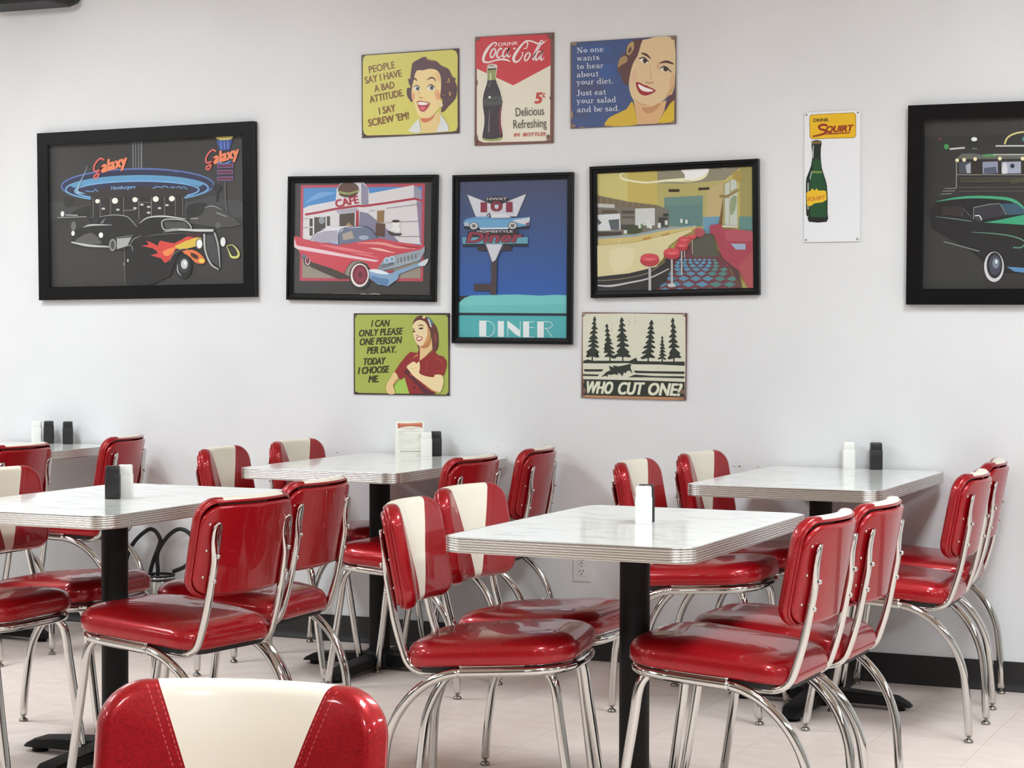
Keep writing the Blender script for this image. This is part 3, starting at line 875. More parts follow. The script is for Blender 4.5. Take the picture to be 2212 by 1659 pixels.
# ---- cola sign (the small mascot beside the bottle is left out)
def d_cola(a):
    a.rect(0, 0, 1304, 1659, (122, 78, 68))
    a.poly([(172, 560), (1118, 540), (1112, 1490), (1040, 1510), (600, 1522), (260, 1530), (190, 1500), (172, 1440)], (234, 227, 208))
    a.poly([(158, 250), (200, 178), (600, 160), (1060, 142), (1118, 180), (1120, 538), (785, 718), (640, 796), (480, 722), (320, 650), (160, 576)], (206, 58, 66))
    w = (244, 232, 230)
    a.text('DRINK', (448, 294), (708, 272), 42, w, .15, .02)
    a.stroke([(400, 300), (428, 262), (398, 248), (340, 290), (286, 368), (258, 440), (262, 488), (320, 500), (400, 478), (480, 462), (560, 470), (606, 494)], [10, 14, 18, 30, 36, 34, 30, 22, 18, 24, 22, 5], w)
    a.stroke([(398, 318), (364, 350), (346, 408), (358, 440), (388, 420), (414, 362), (398, 318)], 20, w)
    a.stroke([(496, 340), (480, 318), (446, 352), (430, 414), (448, 440), (492, 412)], [16, 20, 22, 22, 20, 10], w)
    a.stroke([(572, 322), (540, 326), (512, 372), (508, 424), (530, 432), (566, 380), (590, 312), (568, 400), (580, 432), (610, 408)], [14, 18, 22, 22, 18, 14, 18, 22, 18, 8], w)
    a.stroke([(640, 326), (668, 320)], 20, w)
    a.stroke([(772, 322), (808, 318), (826, 262), (796, 238), (742, 286), (680, 372), (646, 440), (656, 488), (700, 488), (745, 436), (764, 380), (742, 372)], [10, 12, 16, 20, 26, 34, 36, 32, 22, 16, 12, 6], w)
    a.stroke([(760, 262), (806, 226), (880, 232), (950, 258), (1010, 258), (1074, 212)], [6, 18, 20, 22, 20, 4], w)
    a.stroke([(838, 372), (804, 404), (786, 456), (800, 480), (832, 456), (856, 402), (838, 372)], 20, w)
    a.stroke([(880, 452), (908, 410), (968, 320), (1018, 236), (998, 222), (960, 290), (906, 410), (896, 462), (918, 472)], [8, 12, 14, 12, 14, 22, 24, 22, 8], w)
    a.stroke([(994, 358), (960, 366), (930, 424), (934, 470), (964, 452), (1000, 392), (1022, 346), (992, 440), (1004, 472), (1040, 436)], [12, 18, 22, 22, 18, 14, 18, 22, 18, 6], w)
    a.poly([(312, 535), (425, 530), (432, 590), (418, 690), (436, 760), (478, 860), (500, 960), (508, 1050), (494, 1150), (494, 1300), (514, 1400), (514, 1490), (460, 1520), (380, 1530), (290, 1522), (236, 1492), (236, 1420), (256, 1320), (260, 1200), (242, 1080), (240, 980), (256, 880), (292, 780), (302, 690)], (240, 234, 216), 2)
    a.poly([(316, 545), (420, 542), (424, 590), (412, 690), (428, 760), (468, 860), (490, 960), (498, 1050), (484, 1150), (484, 1300), (504, 1400), (502, 1480), (460, 1508), (380, 1518), (300, 1512), (247, 1486), (247, 1420), (266, 1320), (270, 1200), (252, 1080), (250, 980), (266, 880), (300, 780), (312, 690)], (58, 46, 52), 2)
    a.poly([(310, 548), (425, 540), (430, 574), (306, 582)], (216, 206, 192)); a.poly([(314, 602), (420, 592), (412, 722), (316, 734)], (150, 160, 96)); a.rect(340, 640, 360, 728, (206, 210, 160))
    a.poly([(247, 1470), (300, 1486), (400, 1486), (502, 1462), (500, 1486), (455, 1508), (380, 1518), (290, 1510)], (164, 172, 104), 2)
    a.poly([(262, 990), (300, 960), (470, 930), (494, 970), (490, 1040), (300, 1056), (258, 1040)], (78, 80, 76), 3); a.stroke([(300, 1000), (340, 980), (400, 1000), (450, 970)], 14, (52, 50, 52))
    a.ell(338, 948, 16, 16, (240, 236, 226)); a.stroke([(340, 1110), (332, 1250), (326, 1400)], [10, 12, 18], (126, 116, 118)); a.stroke([(478, 1060), (468, 1260), (484, 1430)], [14, 26, 30], (124, 52, 64)); a.stroke([(352, 740), (330, 820)], [10, 16], (112, 104, 108))
    a.text('5', (922, 1026), (1022, 1020), 130, (206, 66, 62), .2, .05); a.text('c', (1022, 952), (1056, 950), 76, (206, 66, 62), .1, .03)
    dk = (78, 74, 68)
    a.text('Delicious', (676, 1194), (1040, 1174), 108, dk, 0, .0); a.text('Refreshing', (646, 1352), (1072, 1330), 108, dk, 0, .0)
    a.text('IN  BOTTLES', (650, 1454), (1062, 1440), 42, (204, 88, 88), .25, .03)
    blotches(a, [(1090, 1460, 22, 34), (185, 195, 30, 26), (1120, 165, 34, 36), (160, 1480, 26, 60), (1118, 960, 10, 22), (170, 760, 12, 40)], (116, 82, 72))
tin_sign('tin_sign', -.1685, 2.172, .330, .4185, -.1, [(1025, 80), (1195, 70), (1194, 309), (1024, 315)], (1000, 50, 220 / 1304), 'red and cream tin sign with a dark cola bottle, top row middle', d_cola)

# ---- blue sign
def d_blue(a):
    a.rect(0, 0, 1866, 1659, (112, 84, 88))
    a.poly([(165, 225), (400, 205), (1000, 165), (1700, 130), (1702, 1420), (1100, 1455), (400, 1490), (170, 1495)], (66, 84, 132))
    blotches(a, [(520, 320, 260, 60), (700, 640, 140, 120)], (60, 90, 150)); blotches(a, [(420, 900, 260, 60), (300, 1300, 120, 40)], (72, 78, 116))
    wt = (226, 227, 234)
    for s, p0, p1 in (('No one', (250, 374), (644, 350)), ('wants', (248, 492), (580, 472)), ('to hear', (248, 616), (648, 594)), ('about', (246, 738), (572, 718)), ('your diet.', (244, 850), (790, 826)), ('Just eat', (244, 1012), (682, 994)), ('your salad', (244, 1132), (832, 1108)), ('and be sad.', (250, 1264), (888, 1238))):
        a.serif(s, (p0[0] - 8, p0[1]), (p1[0] + 4, p1[1]), 86, wt)
    a.poly([(682, 1470), (690, 1390), (760, 1322), (990, 1212), (1072, 1095), (1130, 1290), (1142, 1450)], (214, 178, 56), 2)
    a.poly([(1592, 1140), (1702, 1070), (1702, 1410), (1440, 1432), (1540, 1285)], (218, 186, 52), 0)
    a.poly([(1150, 170), (1108, 182), (1030, 222), (990, 285), (972, 370), (900, 430), (862, 520), (855, 625), (900, 705), (930, 790), (1000, 862), (1060, 720), (1150, 480), (1240, 200)], (98, 64, 64), 3)
    a.poly([(1010, 260), (1085, 200), (1100, 300), (1040, 400), (990, 380)], (186, 156, 108), 3); a.poly([(905, 440), (985, 420), (1000, 500), (900, 560), (865, 600), (866, 520)], (172, 140, 98), 3); a.ell(1040, 330, 22, 50, (110, 74, 62), 20)
    a.poly([(1690, 905), (1620, 1010), (1585, 1115), (1560, 1260), (1640, 1130), (1704, 1070)], (96, 66, 72), 0)
    a.poly([(1095, 1090), (1200, 1160), (1350, 1170), (1500, 1110), (1590, 1080), (1540, 1270), (1445, 1430), (1150, 1446), (1135, 1290)], (221, 178, 128))
    a.poly([(1215, 1190), (1350, 1180), (1500, 1120), (1420, 1240), (1290, 1280)], (200, 146, 100), 3)
    a.poly([(1225, 190), (1300, 168), (1702, 145), (1704, 890), (1620, 1012), (1500, 1112), (1350, 1172), (1250, 1182), (1160, 1145), (1082, 1062), (1036, 940), (1026, 820), (1050, 660), (1092, 520), (1152, 420), (1190, 300)], (226, 198, 154), 2)
    a.ell(1105, 720, 40, 90, (224, 184, 150), 15); a.ell(1670, 790, 34, 120, (220, 178, 138), 12); a.ell(1462, 572, 26, 55, (218, 176, 134), 10); a.stroke([(1560, 1060), (1640, 960), (1690, 860)], [10, 50, 20], (208, 164, 118)); a.stroke([(1100, 1060), (1200, 1140), (1340, 1160)], [6, 24, 8], (208, 160, 116))
    a.stroke([(1215, 376), (1285, 402), (1350, 458)], [20, 36, 14], (84, 56, 50)); a.stroke([(1480, 524), (1590, 505), (1692, 540)], [14, 38, 20], (84, 56, 50))
    a.poly([(1180, 470), (1250, 450), (1318, 500), (1300, 530), (1220, 510)], (240, 232, 220), 3); a.ell(1266, 490, 34, 36, (62, 48, 48))
    a.stroke([(1175, 462), (1250, 444), (1322, 506)], [16, 20, 10], (60, 44, 44))
    a.poly([(1490, 610), (1560, 590), (1640, 630), (1600, 650), (1520, 640)], (240, 230, 218), 3); a.ell(1576, 614, 38, 36, (62, 48, 48)); a.stroke([(1486, 610), (1560, 578), (1660, 660)], [10, 22, 14], (60, 44, 44))
    a.stroke([(1270, 795), (1325, 826), (1398, 806)], [8, 22, 10], (192, 140, 108)); a.stroke([(1345, 560), (1350, 700), (1370, 780)], [6, 14, 8], (212, 176, 136))
    a.poly([(1128, 812), (1200, 822), (1255, 855), (1290, 858), (1330, 885), (1430, 934), (1360, 985), (1270, 1012), (1195, 985), (1148, 910)], (162, 42, 58), 2)
    a.poly([(1168, 838), (1250, 880), (1320, 905), (1398, 938), (1320, 956), (1230, 940), (1178, 890)], (246, 240, 232), 2)
    blotches(a, [(200, 240, 50, 22), (170, 1300, 24, 60), (180, 1470, 50, 26), (1690, 150, 40, 30), (1690, 1420, 36, 30), (320, 1490, 40, 10), (700, 1470, 60, 8), (1500, 1430, 60, 12)], (150, 122, 104))
tin_sign('tin_sign', .277, 2.178, .422, .325, .28, [(1231, 91), (1459, 77), (1459, 267), (1231, 278)], (1210, 60, 270 / 1866), 'blue tin sign with smiling woman and salad joke, top row right', d_blue)

# ---- green sign
def d_green(a):
    a.rect(0, 0, 1896, 1659, (52, 42, 42))
    a.poly([(160, 155), (900, 150), (1690, 158), (1716, 200), (1720, 900), (1718, 1480), (1690, 1518), (1000, 1506), (180, 1496), (125, 1460), (122, 900), (124, 215)], (166, 176, 82))
    a.poly([(880, 1290), (980, 1230), (1050, 1500), (820, 1500), (790, 1370)], (164, 196, 88))
    tx = (48, 54, 26)
    for s, p0, p1 in (('I CAN', (405, 362), (726, 352)), ('ONLY PLEASE', (188, 532), (954, 488)), ('ONE PERSON', (202, 682), (936, 640)), ('PER DAY.', (332, 826), (846, 802)), ('TODAY', (264, 1020), (656, 998)), ('I CHOOSE', (182, 1174), (716, 1142)), ('ME.', (358, 1314), (548, 1310))):
        a.text(s, p0, p1, 112, tx, .2, .034)
    hair = (98, 54, 48)
    a.poly([(1118, 320), (1148, 235), (1210, 178), (1290, 168), (1360, 195), (1430, 240), (1490, 320), (1530, 380), (1556, 520), (1552, 700), (1505, 782), (1445, 745), (1430, 500), (1390, 400), (1330, 290), (1230, 250)], hair, 3)
    a.poly([(1145, 570), (1225, 690), (1240, 800), (1205, 700)], hair); a.poly([(1480, 480), (1520, 500), (1520, 640), (1490, 600)], (140, 70, 60), 3)
    a.poly([(1345, 190), (1400, 200), (1482, 300), (1440, 325), (1390, 235)], (72, 112, 142), 0); a.poly([(1375, 230), (1400, 225), (1450, 370), (1420, 360)], (210, 205, 190)); a.ell(1310, 196, 26, 22, (232, 214, 160))
    a.poly([(1235, 690), (1330, 640), (1440, 560), (1455, 740), (1340, 862), (1240, 965), (1228, 850)], (224, 190, 140))
    a.poly([(1250, 690), (1390, 600), (1440, 560), (1400, 690), (1300, 730)], (188, 124, 74), 3)
    a.poly([(1115, 340), (1150, 285), (1230, 242), (1330, 275), (1398, 400), (1420, 500), (1384, 600), (1330, 660), (1262, 690), (1205, 672), (1162, 605), (1132, 500), (1122, 420)], (232, 208, 164), 2)
    a.poly([(1360, 330), (1410, 450), (1415, 520), (1384, 600), (1330, 660), (1290, 680), (1352, 560), (1372, 440)], (204, 146, 92), 2)
    a.stroke([(1120, 405), (1150, 400)], 18, (90, 56, 44)); a.stroke([(1210, 350), (1260, 328), (1312, 350)], [8, 18, 8], (96, 60, 46))
    a.ell(1140, 440, 24, 16, (70, 50, 44)); a.ell(1262, 388, 40, 16, (70, 50, 44), -8); a.stroke([(1172, 500), (1195, 512), (1225, 498)], [4, 14, 5], (170, 116, 80))
    a.poly([(1180, 545), (1230, 530), (1285, 535), (1270, 585), (1225, 605), (1195, 595)], (170, 60, 54), 3); a.poly([(1195, 552), (1270, 542), (1250, 578), (1210, 582)], (248, 242, 226), 2)
    sh = (142, 42, 42)
    a.poly([(1080, 790), (1200, 810), (1242, 715), (1235, 945), (1345, 860), (1470, 758), (1545, 842), (1640, 868), (1692, 950), (1692, 1030), (1650, 1185), (1480, 1205), (1440, 1340), (1500, 1510), (1060, 1506), (1000, 1300), (975, 1210), (910, 1272), (806, 1130), (900, 990), (1000, 862)], sh)
    a.poly([(960, 1130), (1030, 1075), (1200, 1300), (1350, 1420), (1500, 1508), (1300, 1508), (1210, 1380)], (92, 38, 48)); a.poly([(1100, 905), (1200, 820), (1215, 860)], (196, 110, 74))
    a.stroke([(1480, 900), (1600, 940), (1650, 1020)], [6, 22, 8], (176, 62, 56)); a.stroke([(1360, 960), (1350, 1150)], 16, (168, 58, 50)); a.stroke([(1500, 1120), (1640, 1130)], 16, (170, 58, 52)); a.ell(1150, 1400, 14, 16, (70, 26, 30)); a.ell(1090, 1180, 30, 16, (176, 70, 62), 30)
    sk = (236, 212, 164)
    a.poly([(1014, 1050), (1060, 1000), (1140, 955), (1188, 990), (1232, 948), (1242, 1080), (1230, 1152), (1330, 1202), (1478, 1222), (1492, 1182), (1600, 1180), (1646, 1270), (1622, 1400), (1560, 1492), (1400, 1412), (1250, 1292), (1130, 1202), (1060, 1112)], sk, 2)
    a.stroke([(1060, 1060), (1120, 1080), (1190, 1060)], 8, (206, 168, 120)); a.stroke([(1300, 1330), (1450, 1440), (1560, 1480)], [6, 26, 10], (206, 164, 110))
    a.poly([(806, 1130), (874, 1245), (782, 1372), (822, 1502), (690, 1506), (664, 1372), (740, 1240)], (230, 196, 142), 2); a.stroke([(850, 1250), (780, 1360)], 20, (204, 150, 96))
tin_sign('tin_sign', -.6515, 1.155, .423, .322, .13, [(763, 677), (970, 676), (969, 854), (763, 852)], (750, 660, 240 / 1896), 'green tin sign with woman in red blouse raising her fist', d_green)

# ---- tree sign
def d_trees(a):
    rnd = random.Random(3)
    a.rect(0, 0, 1961, 1659, (120, 78, 70))
    a.poly([(170, 135), (900, 126), (1760, 138), (1815, 180), (1815, 800), (1800, 1470), (1000, 1470), (140, 1462), (132, 800), (136, 200)], (219, 218, 197))
    for (x0, y0, x1, y1, w_) in ((895, 170, 900, 330, 22), (990, 160, 1000, 300, 18), (1360, 980, 1355, 1040, 14), (620, 300, 618, 420, 16)): a.stroke([(x0, y0), (x1, y1)], [4, w_], (206, 192, 176), 0)
    dk = (46, 52, 44)
    for (ax, ay, bx, by, hw, nl) in ((335, 175, 290, 900, 138, 9), (530, 295, 580, 905, 116, 8), (775, 188, 790, 905, 170, 8), (1268, 228, 1205, 915, 152, 8), (1438, 488, 1435, 915, 84, 7), (1612, 192, 1625, 920, 132, 8)):
        L = []; R = []
        for i in range(nl):
            t0 = (i + .15) / nl * .9; t1 = (i + 1) / nl * .92
            for lst, s in ((L, -1), (R, 1)):
                w1 = hw * (.16 + .84 * t1) * rnd.uniform(.72, 1.08); w0 = hw * (.06 + .26 * t1)
                y0_ = ay + (by - ay) * t0; y1_ = ay + (by - ay) * (t1 + rnd.uniform(-.02, .02)); cx0 = ax + (bx - ax) * t0; cx1 = ax + (bx - ax) * t1
                lst += [(cx0 + s * w0 * .8, y0_), (cx1 + s * w1, y1_ - hw * .10), (cx1 + s * w1 * .72, y1_ + hw * .02), (cx1 + s * w0, y1_ - hw * .05)]
        a.poly([(ax, ay)] + R + [(bx + 10, by - 60), (bx + 12, by + 20), (bx - 12, by + 20), (bx - 10, by - 60)] + L[::-1], dk)
    a.poly([(140, 908), (220, 885), (300, 905), (600, 905), (900, 905), (1010, 850), (1030, 905), (1500, 912), (1800, 910), (1798, 978), (1400, 960), (960, 958), (880, 940), (500, 948), (142, 948)], dk)
    a.poly([(150, 1045), (475, 1045), (440, 1082), (160, 1084)], dk); a.poly([(135, 1125), (405, 1132), (375, 1158), (140, 1155)], dk); a.poly([(965, 1062), (1250, 1070), (1795, 1072), (1790, 1112), (1100, 1102), (1000, 1102)], dk); a.poly([(985, 1128), (1300, 1148), (1795, 1150), (1790, 1182), (1200, 1170), (876, 1172)], dk)
    a.poly([(436, 1172), (500, 1110), (520, 1090), (585, 1060), (562, 986), (640, 1015), (632, 980), (720, 996), (800, 980), (900, 955), (930, 960), (912, 1010), (950, 1112), (900, 1060), (850, 1075), (842, 1110), (810, 1090), (780, 1158), (745, 1110), (700, 1105), (712, 1140), (650, 1120), (600, 1135), (540, 1130), (545, 1170), (500, 1150)], dk)
    a.poly([(138, 1210), (900, 1218), (1798, 1240), (1795, 1486), (900, 1476), (142, 1466)], dk)
    cr = (228, 228, 204)
    for s, p0, p1 in (('WHO', (168, 1438), (640, 1444)), ('CUT', (702, 1450), (1142, 1452)), ('ONE?', (1192, 1456), (1760, 1466))): a.text(s, p0, p1, 192, cr, .2, .045)
    a.poly([(110, 1500), (170, 1470), (900, 1485), (1740, 1492), (1815, 1530), (900, 1545)], (186, 138, 96)); blotches(a, [(1760, 1400, 40, 40), (160, 1400, 24, 50), (1700, 1490, 70, 16), (150, 1250, 12, 30)], (126, 96, 82))
    a.ell(158, 140, 22, 20, (200, 170, 160)); a.ell(1795, 145, 22, 20, (200, 160, 150))
tin_sign('tin_sign', .326, 1.1565, .4185, .323, -.45, [(1257, 675), (1484, 676), (1480, 864), (1254, 860)], (1240, 660, 260 / 1961), 'cream tin sign with dark pine trees reading WHO CUT ONE?', d_trees)

# ---- soda sign (the cartoon boy on it is left out)
def d_soda(a):
    a.rect(0, 0, 830, 1659, (236, 237, 240))
    a.poly([(148, 175), (165, 142), (400, 126), (645, 115), (668, 140), (668, 370), (650, 396), (400, 404), (175, 412), (150, 390)], (140, 104, 30))
    a.poly([(154, 177), (170, 147), (400, 131), (642, 120), (662, 142), (662, 368), (646, 390), (400, 398), (178, 406), (156, 387)], (233, 186, 32))
    a.text('DRINK', (194, 222), (362, 214), 36, (96, 74, 24), 0, .05)
    rd = (150, 52, 26)
    a.stroke([(350, 262), (300, 252), (256, 272), (270, 300), (318, 312), (330, 338), (280, 360), (186, 382)], [26, 26, 26, 24, 26, 26, 22, 18], rd)
    a.text('QUIRT', (328, 336), (644, 318), 66, rd, .3, .06); a.stroke([(330, 354), (450, 347), (600, 338)], [10, 14, 12], rd)
    dg = (26, 78, 42)
    a.poly([(172, 435), (280, 430), (276, 500), (272, 600), (286, 740), (330, 880), (345, 1000), (345, 1240), (335, 1340), (132, 1340), (128, 1270), (104, 1262), (104, 900), (120, 820), (165, 700), (180, 560)], (28, 38, 32), 2)
    a.poly([(190, 640), (262, 640), (278, 760), (318, 890), (330, 1010), (330, 1240), (320, 1290), (150, 1280), (150, 860), (180, 760)], dg, 2)
    a.poly([(172, 436), (278, 430), (282, 462), (172, 468)], (116, 98, 60)); a.poly([(178, 764), (284, 768), (286, 790), (176, 790)], (120, 140, 66)); a.stroke([(128, 900), (124, 1200)], 10, (214, 222, 216)); a.stroke([(192, 480), (186, 620)], 9, (200, 208, 204)); a.stroke([(150, 860), (170, 770)], 9, (190, 205, 196))
    a.poly([(108, 1012), (150, 990), (178, 962), (200, 988), (225, 960), (240, 986), (300, 985), (332, 990), (336, 1090), (290, 1118), (200, 1130), (150, 1165), (112, 1150)], (234, 190, 40))
    a.text('SQUIRT', (118, 1106), (324, 1082), 42, (204, 110, 40), .25, .03)
    a.rect(132, 1290, 330, 1340, (24, 26, 28))
tin_sign('enamel_sign', 1.0815, 1.8055, .206, .4675, .2, [(1738, 243), (1858, 237), (1857, 521), (1734, 524)], (1720, 220, 160 / 830), 'tall narrow white enamel soda sign with green bottle and yellow panel', d_soda, edge='plate')

# ---- framed pictures
def d_galaxy(a):
    rnd = random.Random(5)
    a.rect(100, 100, 2050, 1600, (52, 50, 48))
    a.poly([(200, 740), (330, 760), (430, 800), (540, 770), (560, 900), (200, 900)], (66, 66, 66)); a.poly([(1370, 770), (1500, 740), (1620, 700), (1700, 740), (1900, 760), (1900, 900), (1370, 880)], (64, 65, 68))
    a.poly([(300, 700), (400, 720), (390, 780), (330, 800)], (36, 35, 34), 3); a.poly([(420, 820), (560, 780), (560, 880), (380, 860)], (34, 33, 32), 2); a.poly([(1400, 790), (1560, 770), (1560, 900), (1400, 900)], (32, 31, 31), 2)
    for x, w_ in ((912, 10), (935, 8), (960, 8), (985, 14)): a.stroke([(x, 215), (x + 4, 468)], w_, (116, 124, 124), 0)
    blu = (92, 118, 186)
    a.ell(955, 610, 672, 145, (44, 46, 76), 0, 48)
    ring = lambda cx, cy, rx, ry, a0, a1: [(cx + rx * math.cos(math.radians(t)), cy + ry * math.sin(math.radians(t))) for t in range(a0, a1 + 1, 6)]
    a.stroke(ring(955, 612, 668, 145, 0, 354), 12, blu, 0, True); a.stroke(ring(960, 500, 340, 36, 180, 360), 12, (96, 112, 170), 0)
    a.stroke(ring(950, 640, 625, 112, 100, 440), 14, (110, 168, 206), 0); a.stroke(ring(950, 622, 560, 72, 180, 360), 44, (96, 156, 196), 0); a.stroke(ring(950, 655, 545, 82, 130, 410), 12, (124, 176, 220), 0)
    a.poly([(490, 655), (700, 625), (1200, 620), (1420, 640), (1400, 690), (1380, 710), (560, 720)], (50, 42, 42))
    a.poly([(545, 715), (1370, 700), (1365, 900), (570, 910)], (40, 37, 36))
    for s, p0, p1 in (('Hamburgers', (724, 646), (944, 636)),): a.text(s, p0, p1, 30, (126, 174, 222), .25, .02)
    for (x0, x1, y) in ((500, 620, 655), (1090, 1230, 632), (1245, 1290, 634), (1300, 1410, 638)):
        n_ = int((x1 - x0) / 14); a.stroke([(x0 + i * 14, y + rnd.uniform(-14, 8)) for i in range(n_ + 1)], 7, (116, 164, 216), 3)
    for x, y, r_ in ((608, 746, 20), (762, 744, 27), (938, 736, 23), (1120, 732, 26), (1260, 730, 25)): a.ell(x, y, r_, r_ * .95, (246, 244, 230))
    for x in (570, 632, 722, 838, 970, 1080, 1196, 1290, 1355): a.stroke([(x, 715), (x + 4, 890)], 6, (118, 118, 116), 0)
    for x, y in ((662, 812), (790, 822), (940, 810), (1000, 780), (1155, 812), (1060, 850), (1060, 800), (1220, 786)): a.ell(x, y, 16, 9, (206, 206, 200))
    a.stroke([(840, 830), (950, 825)], 6, (150, 150, 148), 0); a.stroke([(975, 905), (975, 760), (1085, 760), (1085, 900)], 6, (140, 140, 138), 0)
    a.stroke([(515, 430), (505, 470), (470, 545), (440, 610), (430, 660), (500, 680)], [2, 4, 8, 16, 22, 4], (150, 184, 206))
    orange = (238, 128, 92)
    def neon(x, y, k):
        q = lambda pts: [(x + px * k, y + py * k) for px, py in pts]
        a.stroke(q([(90, -150), (60, -165), (20, -130), (0, -80), (15, -50), (60, -70), (70, -100), (40, -10), (20, 10), (5, -10), (60, -50)]), [14 * k] * 11, (232, 104, 96))
        a.text('alaxy', (x + 75 * k, y - 40 * k), (x + 315 * k, y - 110 * k), 95 * k, (240, 136, 96), .3, .05)
    neon(572, 535, 1.0)
    a.ell(1714, 196, 76, 30, (236, 222, 128)); a.poly([(1645, 225), (1785, 220), (1762, 310), (1678, 318)], (58, 80, 152)); 
    for x in (1690, 1720, 1750): a.stroke([(x - 6, 235), (x - 2, 300)], 8, (120, 150, 210), 0)
    neon(1555, 470, .98)
    a.stroke([(1660, 415), (1715, 432), (1775, 408)], 14, (92, 140, 200))
    for y in (447, 503, 560): a.stroke([(1655, y + 2), (1795, y)], 38, (126, 96, 158), 0); a.stroke([(1662, y + 2), (1788, y)], 24, (104, 44, 62), 0)
    a.stroke([(1725, 585), (1730, 740), (1745, 850)], 10, (96, 94, 92)); a.stroke([(1660, 620), (1655, 760)], 12, (34, 33, 32), 0); a.ell(1655, 640, 40, 34, (34, 33, 32))
    bk = (28, 27, 27)
    a.poly([(1425, 905), (1530, 870), (1562, 802), (1640, 796), (1740, 860), (1865, 962), (1680, 985), (1500, 960), (1430, 950)], (72, 70, 68), 2); a.stroke([(1550, 810), (1620, 798), (1700, 830)], [4, 10, 4], (150, 150, 148)); a.stroke([(1650, 855), (1740, 890)], 10, (140, 140, 138), 0); a.ell(1668, 965, 22, 28, (96, 96, 94)); a.stroke([(1430, 905), (1495, 905)], 10, (160, 160, 158), 0)
    a.poly([(255, 900), (400, 885), (520, 880), (560, 930), (540, 1000), (420, 1000), (380, 960), (260, 930)], (44, 42, 42), 2); a.stroke([(260, 888), (520, 880)], 8, (150, 150, 148), 0); a.ell(305, 855, 16, 24, (238, 238, 234)); a.ell(404, 962, 22, 40, (110, 110, 108)); a.stroke([(330, 865), (440, 868)], 8, (190, 190, 188), 0)
    a.poly([(385, 1100), (415, 1015), (500, 962), (600, 940), (650, 880), (760, 864), (880, 880), (960, 970), (985, 1040), (915, 1060), (885, 1165), (780, 1172), (740, 1150), (440, 1134)], bk, 2)
    a.poly([(430, 1080), (560, 1020), (640, 1090), (640, 1120), (440, 1120)], (92, 90, 90), 2)
    a.stroke([(636, 882), (760, 868), (870, 882), (925, 930), (965, 978)], [4, 8, 9, 8, 4], (150, 150, 148)); a.stroke([(490, 975), (560, 955), (740, 955)], [4, 16, 4], (186, 186, 184)); a.stroke([(388, 1104), (540, 1134), (720, 1146)], [12, 20, 12], (196, 196, 194)); a.poly([(640, 940), (690, 890), (660, 940)], (150, 150, 150))
    a.ell(402, 1026, 15, 22, (244, 244, 242)); a.ell(648, 1044, 19, 24, (250, 250, 248)); a.ell(752, 1130, 30, 54, (150, 150, 148)); a.ell(752, 1130, 18, 38, (70, 70, 70)); a.poly([(788, 1076), (918, 1064), (890, 1138), (790, 1168)], (172, 172, 170)); a.stroke([(780, 1070), (965, 1042)], 8, (120, 120, 118), 0)
    a.poly([(890, 1120), (985, 930), (1060, 890), (1300, 884), (1420, 930), (1455, 1000), (1640, 1008), (1690, 1350), (1600, 1300), (1540, 1190), (1420, 1150), (1320, 1220), (1260, 1400), (1050, 1500), (900, 1500), (875, 1300)], (24, 23, 23), 0)
    a.stroke([(985, 942), (1060, 894), (1200, 884), (1390, 908)], [4, 10, 14, 6], (206, 206, 204)); a.stroke([(1186, 922), (1290, 910), (1392, 928), (1434, 996), (1310, 992), (1202, 1000)], 10, (186, 186, 184), 4, True); a.poly([(1200, 930), (1388, 936), (1422, 990), (1212, 992)], (74, 74, 74))
    a.stroke([(1200, 1020), (1330, 1004), (1480, 1008), (1630, 1010)], [4, 10, 22, 20], (206, 208, 206))
    a.poly([(1000, 1140), (1070, 1130), (1045, 1095), (1120, 1125), (1150, 1140), (1170, 1095), (1290, 1120), (1400, 1062), (1490, 1066), (1410, 1110), (1490, 1140), (1380, 1150), (1300, 1175), (1280, 1232), (1215, 1290), (1180, 1250), (1085, 1222), (1150, 1205), (1100, 1160)], (214, 68, 60), 2)
    a.poly([(1300, 1140), (1480, 1070), (1530, 1090), (1470, 1150), (1340, 1172)], (222, 190, 70), 2); a.poly([(1190, 1190), (1300, 1150), (1270, 1210), (1220, 1230)], (236, 140, 80), 2)
    a.poly([(1400, 1030), (1520, 1040), (1500, 1070), (1420, 1062)], (70, 26, 30), 2)
    a.poly([(1360, 1190), (1450, 1176), (1520, 1215), (1562, 1268), (1545, 1298), (1480, 1290), (1430, 1240)], (228, 120, 66), 2); a.poly([(1440, 1200), (1500, 1230), (1490, 1260), (1440, 1230)], (60, 24, 26), 2); a.ell(1530, 1272, 24, 18, (232, 214, 90))
    a.stroke([(1550, 1040), (1560, 1180), (1610, 1300), (1680, 1350)], [16, 14, 14, 8], (190, 190, 188)); a.stroke([(1640, 1030), (1672, 1140), (1690, 1330)], [16, 16, 8], (170, 170, 168)); a.poly([(1565, 1050), (1630, 1050), (1668, 1180), (1676, 1320), (1610, 1270), (1575, 1180)], (66, 66, 70))
    a.ell(1508, 1126, 32, 46, (110, 110, 108)); a.ell(1510, 1126, 24, 38, (248, 250, 248)); a.ell(1714, 1110, 22, 40, (236, 238, 236)); a.stroke([(1745, 1145), (1800, 1140), (1848, 1200), (1840, 1240), (1790, 1240), (1765, 1190), (1745, 1145)], [5, 8, 16, 22, 18, 8, 5], (216, 214, 120))
